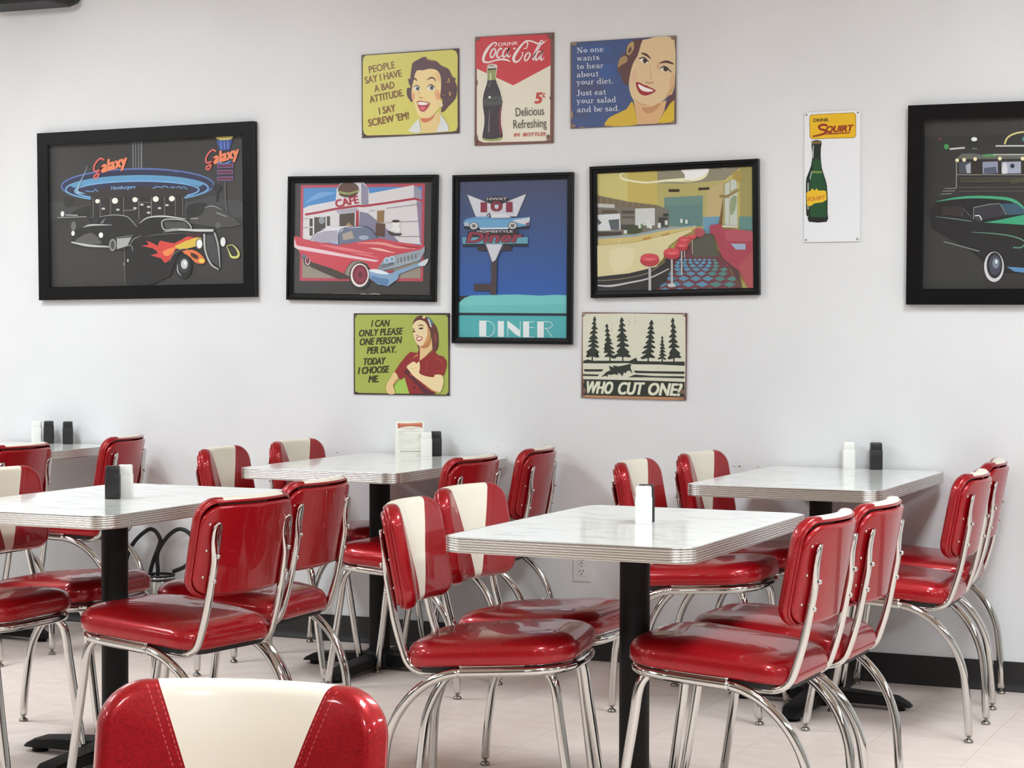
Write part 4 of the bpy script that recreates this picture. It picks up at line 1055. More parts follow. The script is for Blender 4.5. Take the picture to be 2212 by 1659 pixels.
    a.ell(1372, 1318, 74, 108, (14, 13, 13)); a.ell(1378, 1308, 48, 70, (52, 52, 52)); a.ell(1382, 1300, 30, 42, (198, 204, 202)); a.ell(1388, 1292, 12, 16, (240, 242, 240)); a.stroke([(1322, 1300), (1326, 1362), (1356, 1404)], [3, 12, 3], (176, 178, 176)); a.stroke([(900, 1140), (940, 1080), (1010, 1050)], [3, 10, 3], (120, 120, 118)); a.stroke([(1250, 1290), (1290, 1210), (1370, 1170), (1440, 1180)], [3, 8, 8, 3], (110, 108, 106)); a.stroke([(1040, 1060), (1180, 1040), (1420, 1030)], [3, 6, 3], (110, 110, 108)); a.ell(890, 1266, 8, 14, (190, 190, 188)); a.ell(860, 1298, 9, 18, (150, 150, 148)); a.stroke([(875, 1130), (920, 1140), (930, 1180)], 7, (150, 150, 148)); a.stroke([(860, 1160), (868, 1460)], 9, (92, 84, 78), 0)
framed('framed_picture', -1.846, 1.7325, 1.0725, .712, .6, [(82, 286), (551, 266), (557, 642), (93, 648)], (60, 250, 520 / 2104), 'large black framed picture of a neon-lit round diner with flame-painted hot rod', d_galaxy, .055, .03)

def d_cafe(a):
    a.rect(0, 0, 1873, 1659, (62, 59, 57))
    a.poly([(205, 210), (1642, 195), (1622, 1328), (195, 1318)], (188, 76, 92)); a.poly([(236, 242), (1608, 232), (1592, 1292), (226, 1284)], (82, 144, 206))
    a.stroke([(250, 420), (420, 330), (600, 300)], [10, 60, 10], (120, 170, 220)); 
    a.poly([(226, 1040), (1592, 1100), (1592, 1292), (226, 1284)], (156, 146, 134))
    wh = (224, 220, 222)
    a.poly([(236, 480), (300, 450), (610, 392), (620, 255), (660, 195), (720, 178), (930, 180), (985, 240), (1000, 310), (1510, 215), (1600, 275), (1602, 900), (1340, 880), (230, 850)], wh)
    a.poly([(905, 182), (985, 240), (990, 440), (905, 440)], (150, 146, 168)); a.poly([(1512, 215), (1600, 275), (1602, 385), (1515, 365)], (160, 158, 176)); a.poly([(1545, 400), (1602, 410), (1602, 900), (1585, 880)], (150, 130, 160))
    a.stroke([(255, 552), (420, 525), (600, 488), (870, 452), (930, 456), (1200, 420), (1520, 372), (1612, 398)], 26, (174, 54, 74), 0)
    a.ell(757, 262, 122, 88, (100, 74, 64)); a.poly([(640, 275), (760, 300), (875, 265), (870, 290), (760, 325), (650, 305)], (150, 160, 100), 2); a.poly([(648, 308), (760, 328), (868, 292), (830, 345), (740, 355), (670, 338)], (92, 66, 54), 2)
    a.text('CAFE', (618, 470), (878, 420), 84, (176, 44, 62), 0, .05)
    a.rect(300, 585, 552, 800, (236, 234, 232))
    for x0, y0, x1, y1 in ((308, 596, 346, 690), (308, 704, 346, 796), (362, 582, 494, 790), (508, 572, 546, 684)): a.rect(x0, y0, x1, y1, (78, 74, 72))
    a.ell(450, 620, 36, 40, (150, 152, 156)); a.poly([(610, 510), (700, 490), (860, 478), (850, 520), (640, 540)], (180, 176, 192))
    a.poly([(655, 548), (830, 530), (826, 820), (655, 700)], (86, 74, 68)); a.poly([(720, 690), (760, 640), (810, 690), (800, 810), (700, 780)], (170, 140, 90)); a.poly([(848, 512), (876, 502), (880, 805), (840, 805)], (176, 48, 62))
    a.poly([(890, 520), (985, 540), (1070, 610), (1200, 720), (1345, 870), (880, 865)], (134, 130, 156)); a.poly([(1090, 512), (1172, 505), (1168, 650), (1090, 645)], (150, 120, 76)); a.poly([(1078, 650), (1185, 660), (1182, 815), (1070, 800)], (92, 66, 52))
    for p in ([(1000, 512), (1060, 505)], [(1195, 482), (1555, 438)], [(1190, 650), (1570, 630)], [(1340, 810), (1590, 808)], [(236, 600), (300, 594)], [(236, 700), (300, 700)]): a.stroke(p, 7, (160, 140, 156), 0)
    a.poly([(1215, 740), (1300, 770), (1375, 770), (1350, 800), (1250, 795)], (70, 62, 60), 3); a.poly([(1262, 640), (1358, 640), (1345, 690), (1370, 730), (1330, 760), (1250, 720), (1285, 690)], (240, 238, 232), 2); a.ell(1308, 632, 48, 16, (66, 50, 46))
    # car
    a.poly([(200, 1020), (330, 1100), (560, 1175), (720, 1240), (800, 1290), (650, 1300), (330, 1160)], (74, 62, 58))
    a.ell(285, 1085, 40, 62, (60, 48, 48)); a.ell(290, 1085, 30, 50, (222, 216, 214)); a.ell(290, 1084, 22, 38, (130, 44, 60))
    body = (206, 74, 88)
    a.poly([(128, 800), (172, 802), (250, 835), (330, 852), (640, 905), (850, 862), (1110, 828), (1330, 872), (1560, 905), (1642, 915), (1642, 985), (1590, 1060), (1330, 1125), (1130, 1195), (1000, 1192), (985, 1130), (900, 1085), (810, 1092), (750, 1150), (712, 1235), (560, 1172), (330, 1100), (312, 1060), (262, 1022), (205, 1005), (180, 950), (132, 925)], body)
    a.poly([(128, 800), (165, 910), (172, 950), (135, 930), (125, 860)], (236, 206, 210)); a.poly([(160, 908), (450, 958), (800, 1028), (1115, 1084), (1080, 1102), (750, 1052), (400, 992), (172, 952)], (238, 208, 214))
    a.stroke([(430, 900), (700, 950), (1050, 1010)], [6, 34, 8], (228, 130, 138)); a.stroke([(860, 880), (1150, 890), (1320, 930), (1540, 950)], [6, 30, 24, 6], (236, 160, 150)); a.stroke([(1000, 940), (1130, 960), (1300, 1000)], [6, 26, 6], (240, 190, 186)); a.stroke([(800, 1000), (950, 1020), (1120, 1060)], [4, 18, 6], (230, 130, 130)); a.stroke([(1330, 900), (1480, 935), (1600, 930)], [4, 18, 6], (160, 46, 60))
    a.poly([(318, 856), (380, 765), (480, 712), (640, 690), (820, 684), (985, 694), (860, 705), (720, 712), (655, 770), (645, 890)], (228, 228, 234)); a.poly([(335, 850), (395, 772), (490, 742), (636, 736), (636, 878), (450, 880)], (176, 172, 190)); a.stroke([(322, 856), (384, 768), (480, 724)], 8, (90, 92, 112))
    a.poly([(650, 780), (715, 714), (860, 708), (990, 700), (1105, 832), (860, 870), (760, 892), (655, 892)], (112, 122, 146)); a.poly([(690, 780), (800, 740), (830, 830), (700, 850)], (176, 164, 150)); a.stroke([(648, 890), (650, 770), (720, 708), (980, 696), (1106, 834)], 10, (62, 70, 100), 3); a.ell(940, 820, 60, 26, (170, 178, 196))
    a.ell(900, 1262, 128, 158, (52, 46, 46)); a.ell(894, 1254, 106, 136, (240, 236, 232)); a.ell(898, 1250, 88, 116, (128, 42, 62)); a.ell(900, 1250, 58, 78, (150, 60, 80)); a.ell(902, 1250, 30, 40, (110, 40, 58))
    a.poly([(1100, 1175), (1180, 1062), (1310, 1022), (1600, 962), (1645, 925), (1645, 985), (1590, 1085), (1330, 1165), (1130, 1205)], (156, 168, 178)); a.poly([(1330, 1060), (1580, 1000), (1560, 1060), (1330, 1120)], (122, 130, 136))
    for i in range(6): a.stroke([(1350 + i * 42, 1052 - i * 9), (1355 + i * 42, 1120 - i * 11)], 8, (196, 206, 212), 0)
    for x, y in ((1208, 1085), (1268, 1070)): a.ell(x, y, 36, 38, (196, 214, 226)); a.ell(x, y, 22, 24, (140, 168, 196))
    for i in range(4): a.stroke([(1110 + i * 6, 1190 - i * 16), (1290, 1130 - i * 8)], 6, (104, 112, 122), 0)
    a.poly([(998, 1195), (1060, 1182), (1140, 1192), (1240, 1232), (1330, 1202), (1600, 1112), (1692, 1062), (1650, 1150), (1560, 1162), (1352, 1242), (1335, 1302), (1225, 1382), (1105, 1362), (1012, 1292)], (138, 172, 204)); a.poly([(1000, 1195), (1060, 1184), (1150, 1200), (1235, 1240), (1150, 1244), (1040, 1220)], (232, 238, 242), 2); a.poly([(1040, 1262), (1140, 1292), (1225, 1300), (1215, 1372), (1110, 1355), (1030, 1300)], (96, 134, 178), 2); a.poly([(1600, 1105), (1690, 1065), (1650, 1148), (1570, 1140)], (214, 222, 228), 2); a.poly([(1200, 1205), (1290, 1195), (1280, 1230), (1240, 1236)], (176, 60, 76))
    for x0, x1, w_ in ((600, 650, 20), (670, 770, 22), (790, 875, 22)): 
        for q in range(x0, x1, 22): a.stroke([(q, 1458), (q, 1482)], 8, (120, 112, 108), 0)
    a.stroke([(895, 1478), (940, 1470), (990, 1480), (1060, 1470), (1135, 1478)], 9, (190, 186, 180))
framed('framed_picture', -.827, 1.613, .669, .496, -.93, [(624, 381), (946, 378), (942, 653), (621, 647)], (610, 360, 350 / 1873), 'black framed picture of a pink-red fin car before a white cafe', d_cafe, .026, .02, True)

def d_diner(a):
    a.grad(0, 100, 1244, 1160, (76, 80, 108), (46, 96, 176), 24)
    a.poly([(60, 1290), (122, 1225), (180, 1178), (240, 1156), (640, 1146), (860, 1156), (1000, 1148), (1200, 1158), (1200, 1320), (60, 1318)], (122, 206, 204)); a.poly([(60, 1250), (1200, 1230), (1200, 1320), (60, 1318)], (110, 196, 196))
    a.rect(60, 1312, 1200, 1336, (34, 44, 56)); a.rect(60, 1336, 1200, 1600, (84, 180, 184))
    w = (238, 244, 244)
    a.rect(312, 1382, 375, 1526, w); a.stroke([(375, 1384), (420, 1396), (448, 1440), (440, 1490), (410, 1520), (375, 1526)], 5, w)
    a.rect(480, 1385, 534, 1526, w)
    a.stroke([(568, 1382), (568, 1526)], 5, w, 0); a.poly([(568, 1382), (622, 1420), (682, 1470), (682, 1526), (640, 1505), (568, 1440)], w); a.stroke([(680, 1385), (680, 1526)], 5, w, 0)
    a.rect(706, 1386, 760, 1528, w); 
    for y in (1389, 1440, 1525): a.stroke([(760, y), (806, y)], 5, w, 0)
    a.rect(832, 1386, 890, 1528, w); a.stroke([(890, 1388), (945, 1390), (966, 1415), (945, 1442), (890, 1448)], 5, w); a.stroke([(910, 1448), (966, 1526)], 5, w, 0)
    gr = (86, 90, 104)
    a.ell(468, 306, 116, 44, (46, 42, 48))
    a.poly([(188, 232), (330, 288), (430, 330), (510, 330), (610, 284), (748, 232), (655, 452), (272, 452)], gr); a.poly([(203, 246), (330, 298), (430, 340), (510, 340), (610, 294), (733, 246), (648, 446), (280, 446)], (216, 217, 226))
    for i in range(12): a.stroke([(290 + i * 30, 350 + abs(i - 6) * 4), (290 + i * 30, 440)], 3, (196, 197, 208), 0)
    a.text('HIWAY', (380, 300), (560, 298), 24, (210, 200, 200), 0, .04)
    for p0, p1, s in (((330, 404), (376, 404), '1'), ((420, 396), (516, 396), '0'), ((560, 404), (606, 404), '1')): a.text(s, p0, p1, 84, (140, 48, 68), 0, .06)
    a.poly([(170, 535), (770, 530), (750, 560), (660, 560), (340, 562), (180, 556)], (40, 38, 44))
    a.poly([(172, 490), (200, 462), (290, 450), (360, 444), (420, 460), (560, 462), (640, 462), (770, 452), (764, 528), (650, 545), (330, 552), (182, 528)], (112, 168, 208), 0)
    a.poly([(418, 458), (428, 424), (520, 418), (575, 440), (600, 458)], (224, 224, 226), 0); a.stroke([(382, 440), (400, 415), (416, 456)], 10, (60, 60, 70), 0); a.poly([(610, 482), (770, 458), (766, 492), (720, 520), (640, 500)], (214, 216, 224), 0); a.stroke([(190, 470), (400, 466), (620, 475)], 6, (84, 130, 180), 0); a.poly([(320, 548), (580, 546), (575, 560), (320, 562)], (226, 226, 226)); a.poly([(172, 500), (215, 500), (225, 530), (180, 530)], (190, 196, 204)); a.ell(748, 515, 16, 10, (150, 60, 70))
    for x in (264, 614): a.ell(x, 530, 42, 34, (56, 56, 60)); a.ell(x, 530, 36, 30, (214, 212, 208)); a.ell(x, 530, 20, 17, (120, 116, 116))
    a.poly([(205, 575), (660, 570), (665, 640), (220, 640)], (62, 46, 52)); a.text('HOMESTYLE', (296, 590), (614, 590), 18, (220, 214, 214), 0, .04)
    a.poly([(160, 632), (752, 634), (752, 692), (164, 692)], (104, 166, 186)); a.text('Diner', (200, 680), (712, 676), 92, (60, 34, 42), .3, .09); a.text('Diner', (204, 678), (708, 674), 88, (152, 58, 76), .3, .05)
    a.rect(165, 696, 748, 716, (40, 38, 46)); a.rect(300, 714, 604, 756, (62, 50, 54))
    a.poly([(362, 690), (538, 692), (443, 902)], gr); a.poly([(376, 694), (524, 696), (443, 882)], (212, 213, 222))
    a.poly([(424, 862), (476, 830), (470, 1148), (408, 1146), (424, 1100)], (78, 62, 64)); a.poly([(268, 1052), (424, 1052), (424, 1116), (264, 1114)], (74, 58, 60))
framed('framed_picture', -.171, 1.524, .504, .652, -.2, [(979, 377), (1239, 374), (1236, 743), (978, 743)], (960, 360, 300 / 1244), 'tall black framed blue poster of a roadside sign, lettered DINER', d_diner, .024, .02, True)

def d_inter(a):
    a.rect(0, 100, 2011, 1600, (206, 192, 112))
    a.poly([(140, 200), (480, 200), (480, 520), (140, 460)], (214, 204, 128)); a.poly([(480, 190), (800, 180), (800, 570), (480, 520)], (206, 186, 100))
    a.poly([(805, 180), (1900, 120), (1720, 150), (1530, 300), (1100, 335), (805, 330)], (152, 146, 124)); a.poly([(805, 330), (1100, 335), (1530, 310), (1500, 790), (805, 700)], (188, 178, 112)); a.poly([(1340, 400), (1520, 320), (1500, 700), (1330, 700)], (200, 180, 128))
    a.rect(928, 394, 1046, 426, (62, 50, 34)); a.poly([(1250, 380), (1370, 374), (1370, 402), (1250, 410)], (62, 50, 34))
    a.poly([(880, 486), (1300, 464), (1296, 800), (880, 800)], (104, 140, 136)); a.poly([(880, 486), (1300, 464), (1298, 560), (880, 580)], (116, 148, 138)); a.poly([(1298, 700), (1500, 690), (1500, 800), (1400, 870), (1306, 880)], (116, 162, 188))
    a.stroke([(448, 208), (398, 238), (430, 282), (560, 310), (700, 322), (900, 302), (1150, 290), (1290, 252), (1352, 200)], [16, 18, 22, 22, 20, 26, 50, 70, 30], (248, 244, 208)); a.poly([(1062, 180), (1200, 168), (1345, 164), (1362, 208), (1250, 272), (1120, 290), (1100, 230)], (255, 255, 250), 2); a.ell(1525, 160, 40, 12, (240, 238, 226)); a.rect(1100, 300, 1175, 322, (214, 206, 160))
    a.poly([(1700, 150), (1900, 140), (1900, 700), (1700, 700)], (166, 156, 96)); a.poly([(1690, 692), (1900, 690), (1900, 860), (1690, 830)], (104, 146, 140)); a.poly([(1520, 330), (1670, 262), (1675, 800), (1520, 800)], (176, 168, 120))
    for p in ([(1540, 340), (1590, 312), (1590, 470), (1540, 480)], [(1600, 300), (1660, 280), (1672, 380), (1600, 420)], [(1540, 500), (1585, 490), (1585, 790), (1540, 790)], [(1592, 480), (1672, 430), (1672, 790), (1592, 790)]): a.poly(p, (206, 212, 200))
    a.poly([(1600, 500), (1665, 470), (1650, 620), (1600, 680)], (150, 166, 130), 2); a.poly([(1630, 210), (1715, 200), (1710, 320), (1650, 300), (1618, 260)], (178, 156, 84), 2); a.stroke([(1480, 470), (1560, 470), (1700, 400)], [30, 24, 16], (150, 132, 84)); a.poly([(1470, 780), (1520, 500), (1510, 780)], (128, 92, 58))
    # kitchen
    a.poly([(140, 458), (480, 530), (805, 570), (930, 620), (930, 830), (140, 920)], (128, 122, 110)); a.poly([(140, 470), (480, 540), (805, 570), (805, 610), (480, 590), (140, 550)], (126, 112, 88))
    for i in range(9): a.stroke([(190 + i * 70, 480 + i * 11), (190 + i * 70, 550 + i * 6)], 6, (164, 150, 116), 0)
    a.poly([(140, 550), (340, 560), (340, 600), (140, 590)], (206, 208, 202)); a.poly([(565, 606), (780, 600), (780, 790), (565, 790)], (216, 218, 214)); a.poly([(150, 675), (400, 660), (405, 840), (150, 850)], (228, 230, 232)); a.poly([(270, 730), (390, 720), (390, 840), (300, 840)], (96, 104, 108)); a.poly([(150, 710), (200, 760), (160, 790)], (92, 96, 98))
    for x0, y0, x1, y1, c in ((200, 625, 370, 655, (96, 82, 66)), (415, 630, 555, 660, (84, 80, 74)), (420, 690, 555, 710, (96, 92, 86)), (410, 780, 560, 830, (82, 78, 72)), (820, 700, 920, 800, (72, 70, 68)), (870, 660, 930, 690, (60, 58, 58)), (150, 862, 420, 905, (76, 64, 52))): a.rect(x0, y0, x1, y1, c)
    a.poly([(440, 870), (480, 800), (600, 790), (640, 850), (560, 880)], (74, 80, 56), 2)
    a.poly([(140, 915), (560, 885), (900, 815), (1230, 788), (1240, 806), (900, 850), (560, 920), (140, 950)], (158, 174, 180)); a.poly([(140, 940), (560, 912), (900, 842), (1235, 800), (1215, 830), (1000, 870), (900, 905), (560, 985), (140, 1020)], (216, 196, 128))
    a.poly([(650, 925), (740, 905), (740, 965), (650, 980)], (206, 156, 76)); a.poly([(850, 890), (940, 865), (940, 910), (850, 930)], (196, 150, 84)); a.stroke([(395, 940), (395, 1005)], 9, (232, 222, 170), 0); a.stroke([(140, 1022), (560, 986), (900, 908), (1060, 860)], 10, (228, 216, 150))
    for x, y, w_, h_ in ((620, 790, 40, 60), (710, 770, 34, 90), (735, 800, 30, 50), (830, 790, 34, 54), (905, 760, 30, 50), (1070, 740, 28, 44), (1125, 750, 26, 44), (460, 860, 36, 40)): a.rect(x - w_ / 2, y - h_ / 2, x + w_ / 2, y + h_ / 2, (226, 230, 226))
    a.rect(628, 770, 646, 830, (96, 140, 96))
    # floor
    a.poly([(940, 1180), (1100, 1060), (1240, 900), (1400, 870), (1460, 1050), (1740, 1520), (700, 1520)], (118, 66, 74)); a.poly([(1200, 920), (1330, 880), (1420, 900), (1480, 1130), (1190, 1130)], (92, 92, 78), 0)
    rows = [1500, 1428, 1366, 1312, 1266, 1228, 1194, 1164]
    for r_, y in enumerate(rows):
        hw_ = 82 - r_ * 8; hh_ = 36 - r_ * 3
        for i in range(-4, 6):
            x = 1230 + (i * 2 + (r_ % 2)) * hw_ + (r_ - 3) * 4
            if x < 800 + r_ * 36 or x > 1700 - r_ * 34: continue
            col = (98, 150, 178) if x < 1400 else (92, 140, 134)
            a.poly([(x - hw_ * .96, y), (x, y - hh_), (x + hw_ * .96, y), (x, y + hh_)], col)
    a.poly([(140, 1012), (560, 980), (900, 900), (1190, 830), (1180, 860), (1050, 925), (940, 1010), (885, 1130), (800, 1240), (500, 1312), (140, 1352)], (216, 206, 158)); a.poly([(300, 1060), (560, 1040), (520, 1250), (330, 1290)], (222, 214, 172), 2)
    a.poly([(140, 1352), (500, 1312), (800, 1240), (930, 1130), (960, 1160), (955, 1260), (900, 1400), (740, 1520), (140, 1530)], (46, 43, 43)); a.stroke([(140, 1395), (400, 1375), (700, 1310), (900, 1180)], 9, (140, 130, 104)); a.stroke([(140, 1445), (300, 1450), (500, 1415), (720, 1365), (940, 1260)], [12, 22, 18, 16, 10], (196, 196, 196))
    # booths
    a.poly([(1380, 790), (1500, 770), (1520, 830), (1690, 836), (1900, 860), (1900, 1520), (1790, 1460), (1690, 1275), (1570, 1240), (1500, 1100), (1430, 900), (1385, 870)], (164, 66, 82)); a.poly([(1540, 850), (1700, 840), (1900, 860), (1900, 960), (1560, 960)], (176, 82, 96)); a.poly([(1690, 1240), (1900, 1000), (1900, 1520), (1790, 1460)], (170, 82, 86)); a.poly([(1606, 986), (1768, 990), (1764, 1050), (1664, 1052)], (156, 172, 196)); a.poly([(1500, 1130), (1690, 1275), (1740, 1500), (1600, 1250)], (90, 60, 62)); a.stroke([(1515, 800), (1680, 806)], 22, (206, 200, 180), 0)
    st = (204, 74, 84)
    a.poly([(1220, 830), (1290, 820), (1330, 880), (1270, 920), (1220, 890)], (170, 80, 84), 2)
    for x, y, rx, ry, by, pw in ((1192, 912, 44, 26, 1100, 8), (1105, 950, 66, 44, 1140, 10), (1076, 1010, 70, 50, 1330, 16), (970, 1092, 90, 56, 1450, 22), (730, 1158, 104, 66, 1520, 28)):
        a.stroke([(x, y), (x + 2, by)], pw, (184, 182, 180), 0); a.ell(x, y + ry * .2, rx, ry, (178, 56, 68)); a.ell(x, y - ry * .25, rx * .96, ry * .7, st); a.stroke([(x - rx * .6, y - ry * .1), (x, y), (x + rx * .6, y - ry * .1)], [3, ry * .2, 3], (236, 140, 140))
    a.ell(968, 1440, 44, 22, (196, 196, 196))
framed('framed_picture', .4845, 1.625, .6605, .494, .87, [(1275, 360), (1640, 344), (1642, 636), (1278, 645)], (1260, 330, 400 / 2011), 'black framed picture of a diner counter with red stools and booths', d_inter, .026, .02, True)

def d_night(a):
    a.rect(0, 0, 2600, 1700, (48, 47, 46)); a.poly([(170, 900), (640, 960), (640, 1500), (165, 1500)], (54, 54, 52))
    a.ell(315, 320, 9, 11, (120, 60, 54)); a.ell(365, 378, 19, 21, (74, 152, 84)); a.stroke([(390, 396), (505, 386)], 13, (206, 206, 200), 0); a.ell(555, 350, 48, 26, (40, 42, 40)); a.ell(577, 321, 23, 16, (236, 240, 232)); a.stroke([(560, 392), (600, 392)], 5, (150, 150, 146), 0)
    a.stroke([(808, 358), (830, 310), (880, 280), (960, 264), (1200, 240), (1500, 262), (1600, 300), (1620, 358)], 13, (226, 208, 140)); a.ell(1000, 320, 60, 30, (90, 140, 140)); a.stroke([(740, 372), (1640, 366)], 11, (206, 208, 200), 0)
    a.poly([(452, 458), (480, 432), (570, 428), (640, 440), (1720, 428), (1720, 462), (460, 474)], (104, 106, 98)); a.poly([(640, 438), (720, 432), (760, 446), (660, 456)], (84, 150, 96), 2); a.stroke([(720, 438), (1700, 432)], 9, (190, 192, 180), 0)
    a.poly([(440, 480), (1720, 462), (1720, 590), (450, 595)], (46, 38, 32))
    for x0, x1, c in ((460, 550, (78, 80, 92)), (640, 756, (150, 154, 178)), (785, 932, (166, 170, 188)), (960, 1090, (160, 164, 182)), (1120, 1250, (160, 164, 182)), (1280, 1420, (150, 154, 172)), (1450, 1580, (150, 154, 172))): a.poly([(x0, 494), (x1, 490), (x1, 580), (x0, 584)], c)
    a.poly([(650, 540), (740, 530), (750, 580), (650, 580)], (86, 90, 110), 0); a.ell(867, 524, 17, 17, (40, 40, 52)); a.poly([(786, 580), (792, 520), (815, 495), (830, 540), (828, 580)], (216, 218, 222), 2); a.poly([(510, 520), (550, 500), (550, 580), (520, 580)], (176, 178, 188), 0)
    for x, y in ((447, 482), (500, 478), (584, 472), (772, 468), (945, 468), (1110, 466), (1290, 464), (1460, 462)): a.ell(x, y, 14, 15, (244, 232, 190))
    a.stroke([(442, 492), (440, 690)], 10, (128, 128, 122), 0); a.stroke([(440, 592), (1720, 590)], 6, (150, 146, 136), 0); a.stroke([(470, 640), (1720, 628)], 30, (66, 62, 48), 0)
    for y in (618, 690, 718): a.stroke([(460, y), (1720, y - 8)], 5, (100, 98, 90), 0)
    for x0, x1, y in ((350, 440, 698), (335, 430, 718), (320, 405, 740)): a.stroke([(x0, y), (x1, y - 4)], 7, (140, 138, 132), 0)
    a.text('CITY', (862, 660), (960, 652), 32, (96, 92, 70), 0, .03)
    bk = (28, 27, 28)
    a.poly([(240, 850), (300, 790), (450, 765), (780, 770), (900, 800), (960, 860), (1500, 920), (1620, 1050), (1600, 1330), (820, 1340), (640, 1250), (560, 1180), (250, 1000)], bk, 0)
    a.stroke([(285, 796), (450, 770), (600, 762), (780, 770), (870, 788), (930, 828), (965, 870)], [3, 16, 20, 22, 24, 22, 14], (72, 168, 126))
    a.poly([(570, 842), (760, 814), (822, 898), (640, 932), (580, 930)], (52, 50, 60)); a.stroke([(568, 930), (572, 842), (700, 816), (770, 812), (822, 898)], 6, (140, 150, 146), 0); a.poly([(772, 814), (900, 810), (956, 858), (962, 890), (835, 900)], (56, 88, 108)); a.poly([(330, 840), (480, 830), (480, 905), (330, 900)], (54, 42, 42)); a.stroke([(482, 910), (490, 850), (550, 912)], 6, (100, 104, 104), 0)
    a.poly([(650, 956), (780, 934), (960, 896), (1200, 905), (1480, 960), (1500, 1010), (1100, 985), (850, 968)], (60, 166, 122)); a.ell(604, 925, 34, 20, (60, 60, 64), 35); a.stroke([(580, 905), (615, 905), (632, 938)], 8, (226, 228, 226))
    a.stroke([(280, 912), (420, 928), (556, 948)], [3, 6, 5], (116, 150, 140)); a.stroke([(560, 1030), (760, 1045), (880, 1066), (960, 1100), (1050, 1160)], [4, 8, 9, 9, 4], (100, 150, 124)); a.stroke([(340, 1102), (612, 1176)], 7, (150, 156, 152), 0); a.stroke([(870, 1148), (930, 1148), (962, 1120)], 9, (96, 156, 126))
    a.ell(724, 1296, 76, 116, (216, 214, 216)); a.ell(728, 1284, 60, 100, (34, 32, 34)); a.ell(732, 1282, 46, 78, (70, 72, 88)); a.ell(738, 1268, 26, 40, (128, 136, 152)); a.ell(742, 1256, 10, 16, (226, 236, 240))
    a.poly([(820, 1294), (960, 1304), (1300, 1290), (1600, 1270), (1600, 1310), (1200, 1345), (960, 1342), (880, 1332)], (92, 142, 192), 0); a.poly([(1050, 1080), (1400, 1060), (1500, 1180), (1120, 1210)], (120, 124, 126)); a.ell(1010, 1120, 40, 50, (220, 222, 218)); a.ell(1540, 1090, 36, 46, (220, 222, 218))
framed('framed_picture', 1.895, 1.6945, 1.0725, .6995, -.15, [(1965, 230), (2661, 201), (2654, 661), (1957, 659)], (1940, 210, 272 / 960), 'large black framed night picture with green car, cut off by the right edge', d_night, .055, .03)

# ------------------------------------------------------------------ menu card
mc = empty('menu_card', (-.556, -.115, TH + .0002), math.radians(24))
cw, chh = .11, .137
for s in (-1, 1):
    t = math.radians(9)
    V = []
    for (x, z) in ((-cw / 2, 0), (cw / 2, 0), (cw / 2, chh), (-cw / 2, chh)):
        for d in (0, .0012):
            yy = s * (.0215 - math.sin(t) * z - d)
            V.append((x, yy, z * math.cos(t)))
    F = [(0, 2, 4, 6), (7, 5, 3, 1), (0, 1, 3, 2), (2, 3, 5, 4), (4, 5, 7, 6), (6, 7, 1, 0)]
    me = mesh('card_panel', V, F); bm = bmesh.new(); bm.from_mesh(me); bmesh.ops.recalc_face_normals(bm, faces=bm.faces); bm.to_mesh(me); bm.free()
    obj('card_panel', me, mc, MAT['paper'])
def d_menu(a):
    rnd = random.Random(2)
    a.rect(0, 0, 1936, 1659, (241, 240, 230))
    a.poly([(400, 345), (700, 362), (1080, 330), (1112, 380), (1098, 440), (1110, 520), (1080, 530), (1020, 490), (760, 462), (520, 500), (430, 545), (398, 520), (405, 440), (388, 400)], (198, 112, 84), 0)
    a.poly([(420, 355), (700, 372), (1070, 345), (1060, 395), (740, 410), (430, 400)], (222, 158, 116), 0)
    for i in range(9): a.stroke([(440 + i * 70, 375), (450 + i * 70, 470 - abs(i - 4) * -6)], 14, (176, 74, 56), 0)
    def line(x0, x1, y, h_, col):
        x = x0
        while x < x1:
            w_ = rnd.uniform(20, 60); a.rect(x, y - h_ / 2, min(x + w_, x1), y + h_ / 2, col); x += w_ + rnd.uniform(8, 16)
    line(500, 1000, 530, 14, (186, 140, 132)); line(570, 900, 578, 12, (206, 150, 140))
    for y, x1 in ((650, 1060), (690, 620), (760, 1060), (840, 1050), (915, 1090), (965, 830), (1010, 1030), (1060, 900), (1100, 860), (1140, 640), (1215, 1090), (1240, 1090)): line(430, x1, y, 12, (204, 202, 192))
    line(515, 1055, 1325, 26, (150, 130, 122)); line(440, 1090, 1412, 14, (180, 172, 160))
am = Art(cw - .002, chh - .002, [(340, 275), (1150, 285), (1120, 1455), (400, 1455)], (0, 0, 1)); am.clip = None
d_menu(am)
o = obj('card_print', am.mesh('card_print', MAT['print']), mc)
o.location = (0, -(.0215 + .0002) + math.sin(math.radians(9)) * chh / 2, chh / 2 * math.cos(math.radians(9))); o.rotation_euler = (math.radians(-9), 0, 0)
tag(mc, 'white tent menu card with red banner on the wall table', 'menu')

# ------------------------------------------------------------------ wall outlet
wo = wall_root('wall_outlet', .1205, .355, 0)
obj('cover_plate', box_mesh('cover_plate', -.035, .035, -.006, 0, -.0575, .0575, .002), wo, MAT['plate'])
for s in (-1, 1):
    so = obj('socket', box_mesh('socket', -.0165, .0165, -.0078, -.005, s * .0215 - .0145, s * .0215 + .0145, .001), wo, MAT['plate'])
    for x in (-.0065, .0065): obj('slot', box_mesh('slot', x - .0013, x + .0013, -.0082, -.007, s * .0215 + .0005, s * .0215 + .0085), so, MAT['slot'])
    b = obj('ground_hole', lathe('ground_hole', [(.0026, 0), (.0026, .0008)], 10), so, MAT['slot']); b.location = (0, -.0076, s * .0215 - .007); b.rotation_euler = (math.radians(90), 0, 0)
b = obj('screw', lathe('screw', [(.003, 0), (.003, .0006), (.001, .001)], 8), wo, MAT['steel']); b.location = (0, -.006, 0); b.rotation_euler = (math.radians(90), 0, 0)
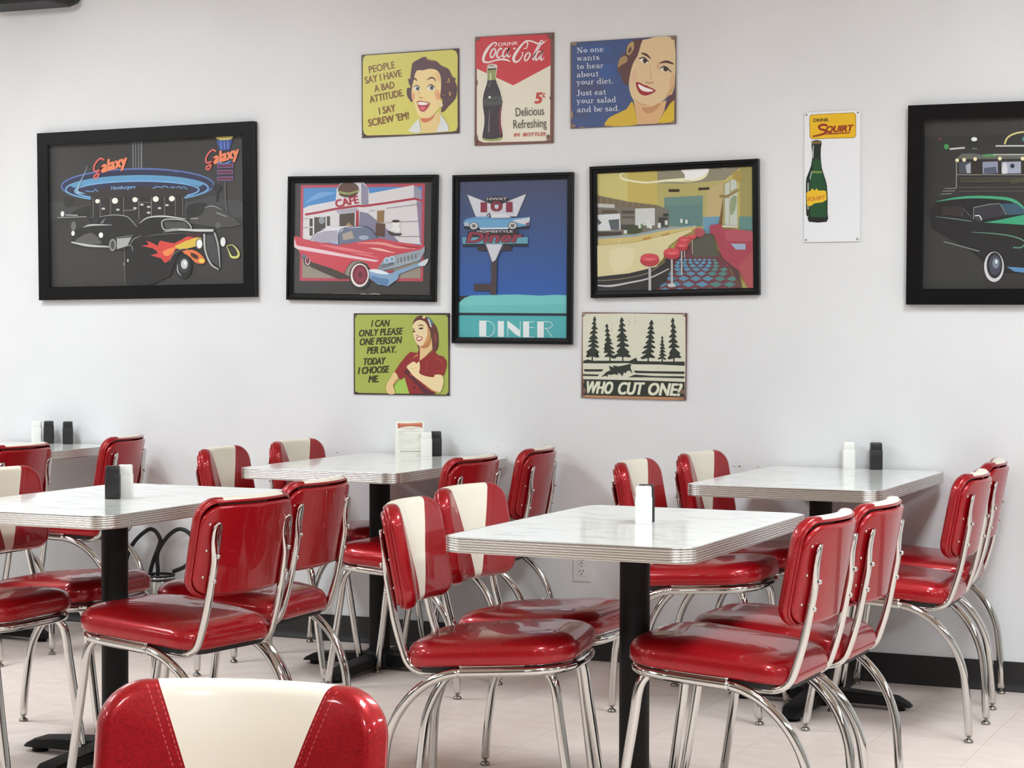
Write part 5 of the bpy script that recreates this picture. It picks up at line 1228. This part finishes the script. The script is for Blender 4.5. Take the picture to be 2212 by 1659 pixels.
tag(wo, 'double power outlet on the wall below the tabletop edge', 'outlet')

# ------------------------------------------------------------------ loudspeaker, top left
sp = wall_root('wall_speaker', -2.385, 2.77, 0)
V = []; F = []
for y, sx, sz in ((-.012, .215, .15), (-.05, .215, .165), (-.15, .17, .15)):
    V += [(x, y, z) for x, z in rrect(sx, sz, .03, 3)]
n = len(V) // 3
for j in range(2):
    for i in range(n): F.append((j * n + i, j * n + (i + 1) % n, (j + 1) * n + (i + 1) % n, (j + 1) * n + i))
F += [tuple(reversed(range(n))), tuple(range(2 * n, 3 * n))]
me = mesh('cabinet', V, F); bm = bmesh.new(); bm.from_mesh(me); bmesh.ops.recalc_face_normals(bm, faces=bm.faces); bm.to_mesh(me); bm.free()
obj('cabinet', me, sp, MAT['speaker'])
obj('grille', box_mesh('grille', -.155, .155, -.158, -.149, -.135, .135, .004), sp, MAT['black'])
obj('bracket', box_mesh('bracket', -.04, .04, -.02, 0, -.1, .1, .002), sp, MAT['speaker'])
tag(sp, 'black box mounted high on the wall in the top left corner', 'speaker')

# ------------------------------------------------------------------ cord by the wall
cp = [(-1.90, -.05, .012), (-1.925, -.05, .16), (-1.922, -.05, .27), (-1.88, -.055, .355), (-1.81, -.06, .412), (-1.772, -.06, .414), (-1.748, -.055, .38), (-1.757, -.052, .345), (-1.785, -.050, .285), (-1.803, -.045, .225), (-1.790, -.035, .195), (-1.772, -.035, .235), (-1.768, -.046, .305), (-1.745, -.05, .352), (-1.70, -.05, .402), (-1.65, -.05, .424), (-1.60, -.05, .40), (-1.585, -.05, .33), (-1.62, -.055, .275), (-1.68, -.06, .247)]
cd = obj('power_cord', tube('power_cord', catmull(cp, 8), .0085, 10), None, MAT['cord'])
tag(cd, 'black cord standing in loops against the wall behind the near left table', 'cord')

cn = empty('metal_canister', (-1.700, -.135, 0))
obj('drum', autosmooth(lathe('drum', [(.058, 0), (.062, .004), (.064, .215), (.06, .222)], 32), 40), cn, MAT['steel'])
for z, mt in ((.224, 'cord'), (.232, 'chrome'), (.240, 'cord')):
    obj('rim_band', tube('rim_band', [Vector((.063 * math.cos(a), .063 * math.sin(a), z)) for a in [2 * math.pi * q / 36 for q in range(36)]], .0042, 8, closed=True), cn, MAT[mt])
obj('lid', lathe('lid', [(.06, .222), (.06, .236), (.05, .239), (.01, .24)], 28), cn, MAT['chrome'])
tag(cn, 'low round metal canister by the wall below the looped black cord', 'canister')
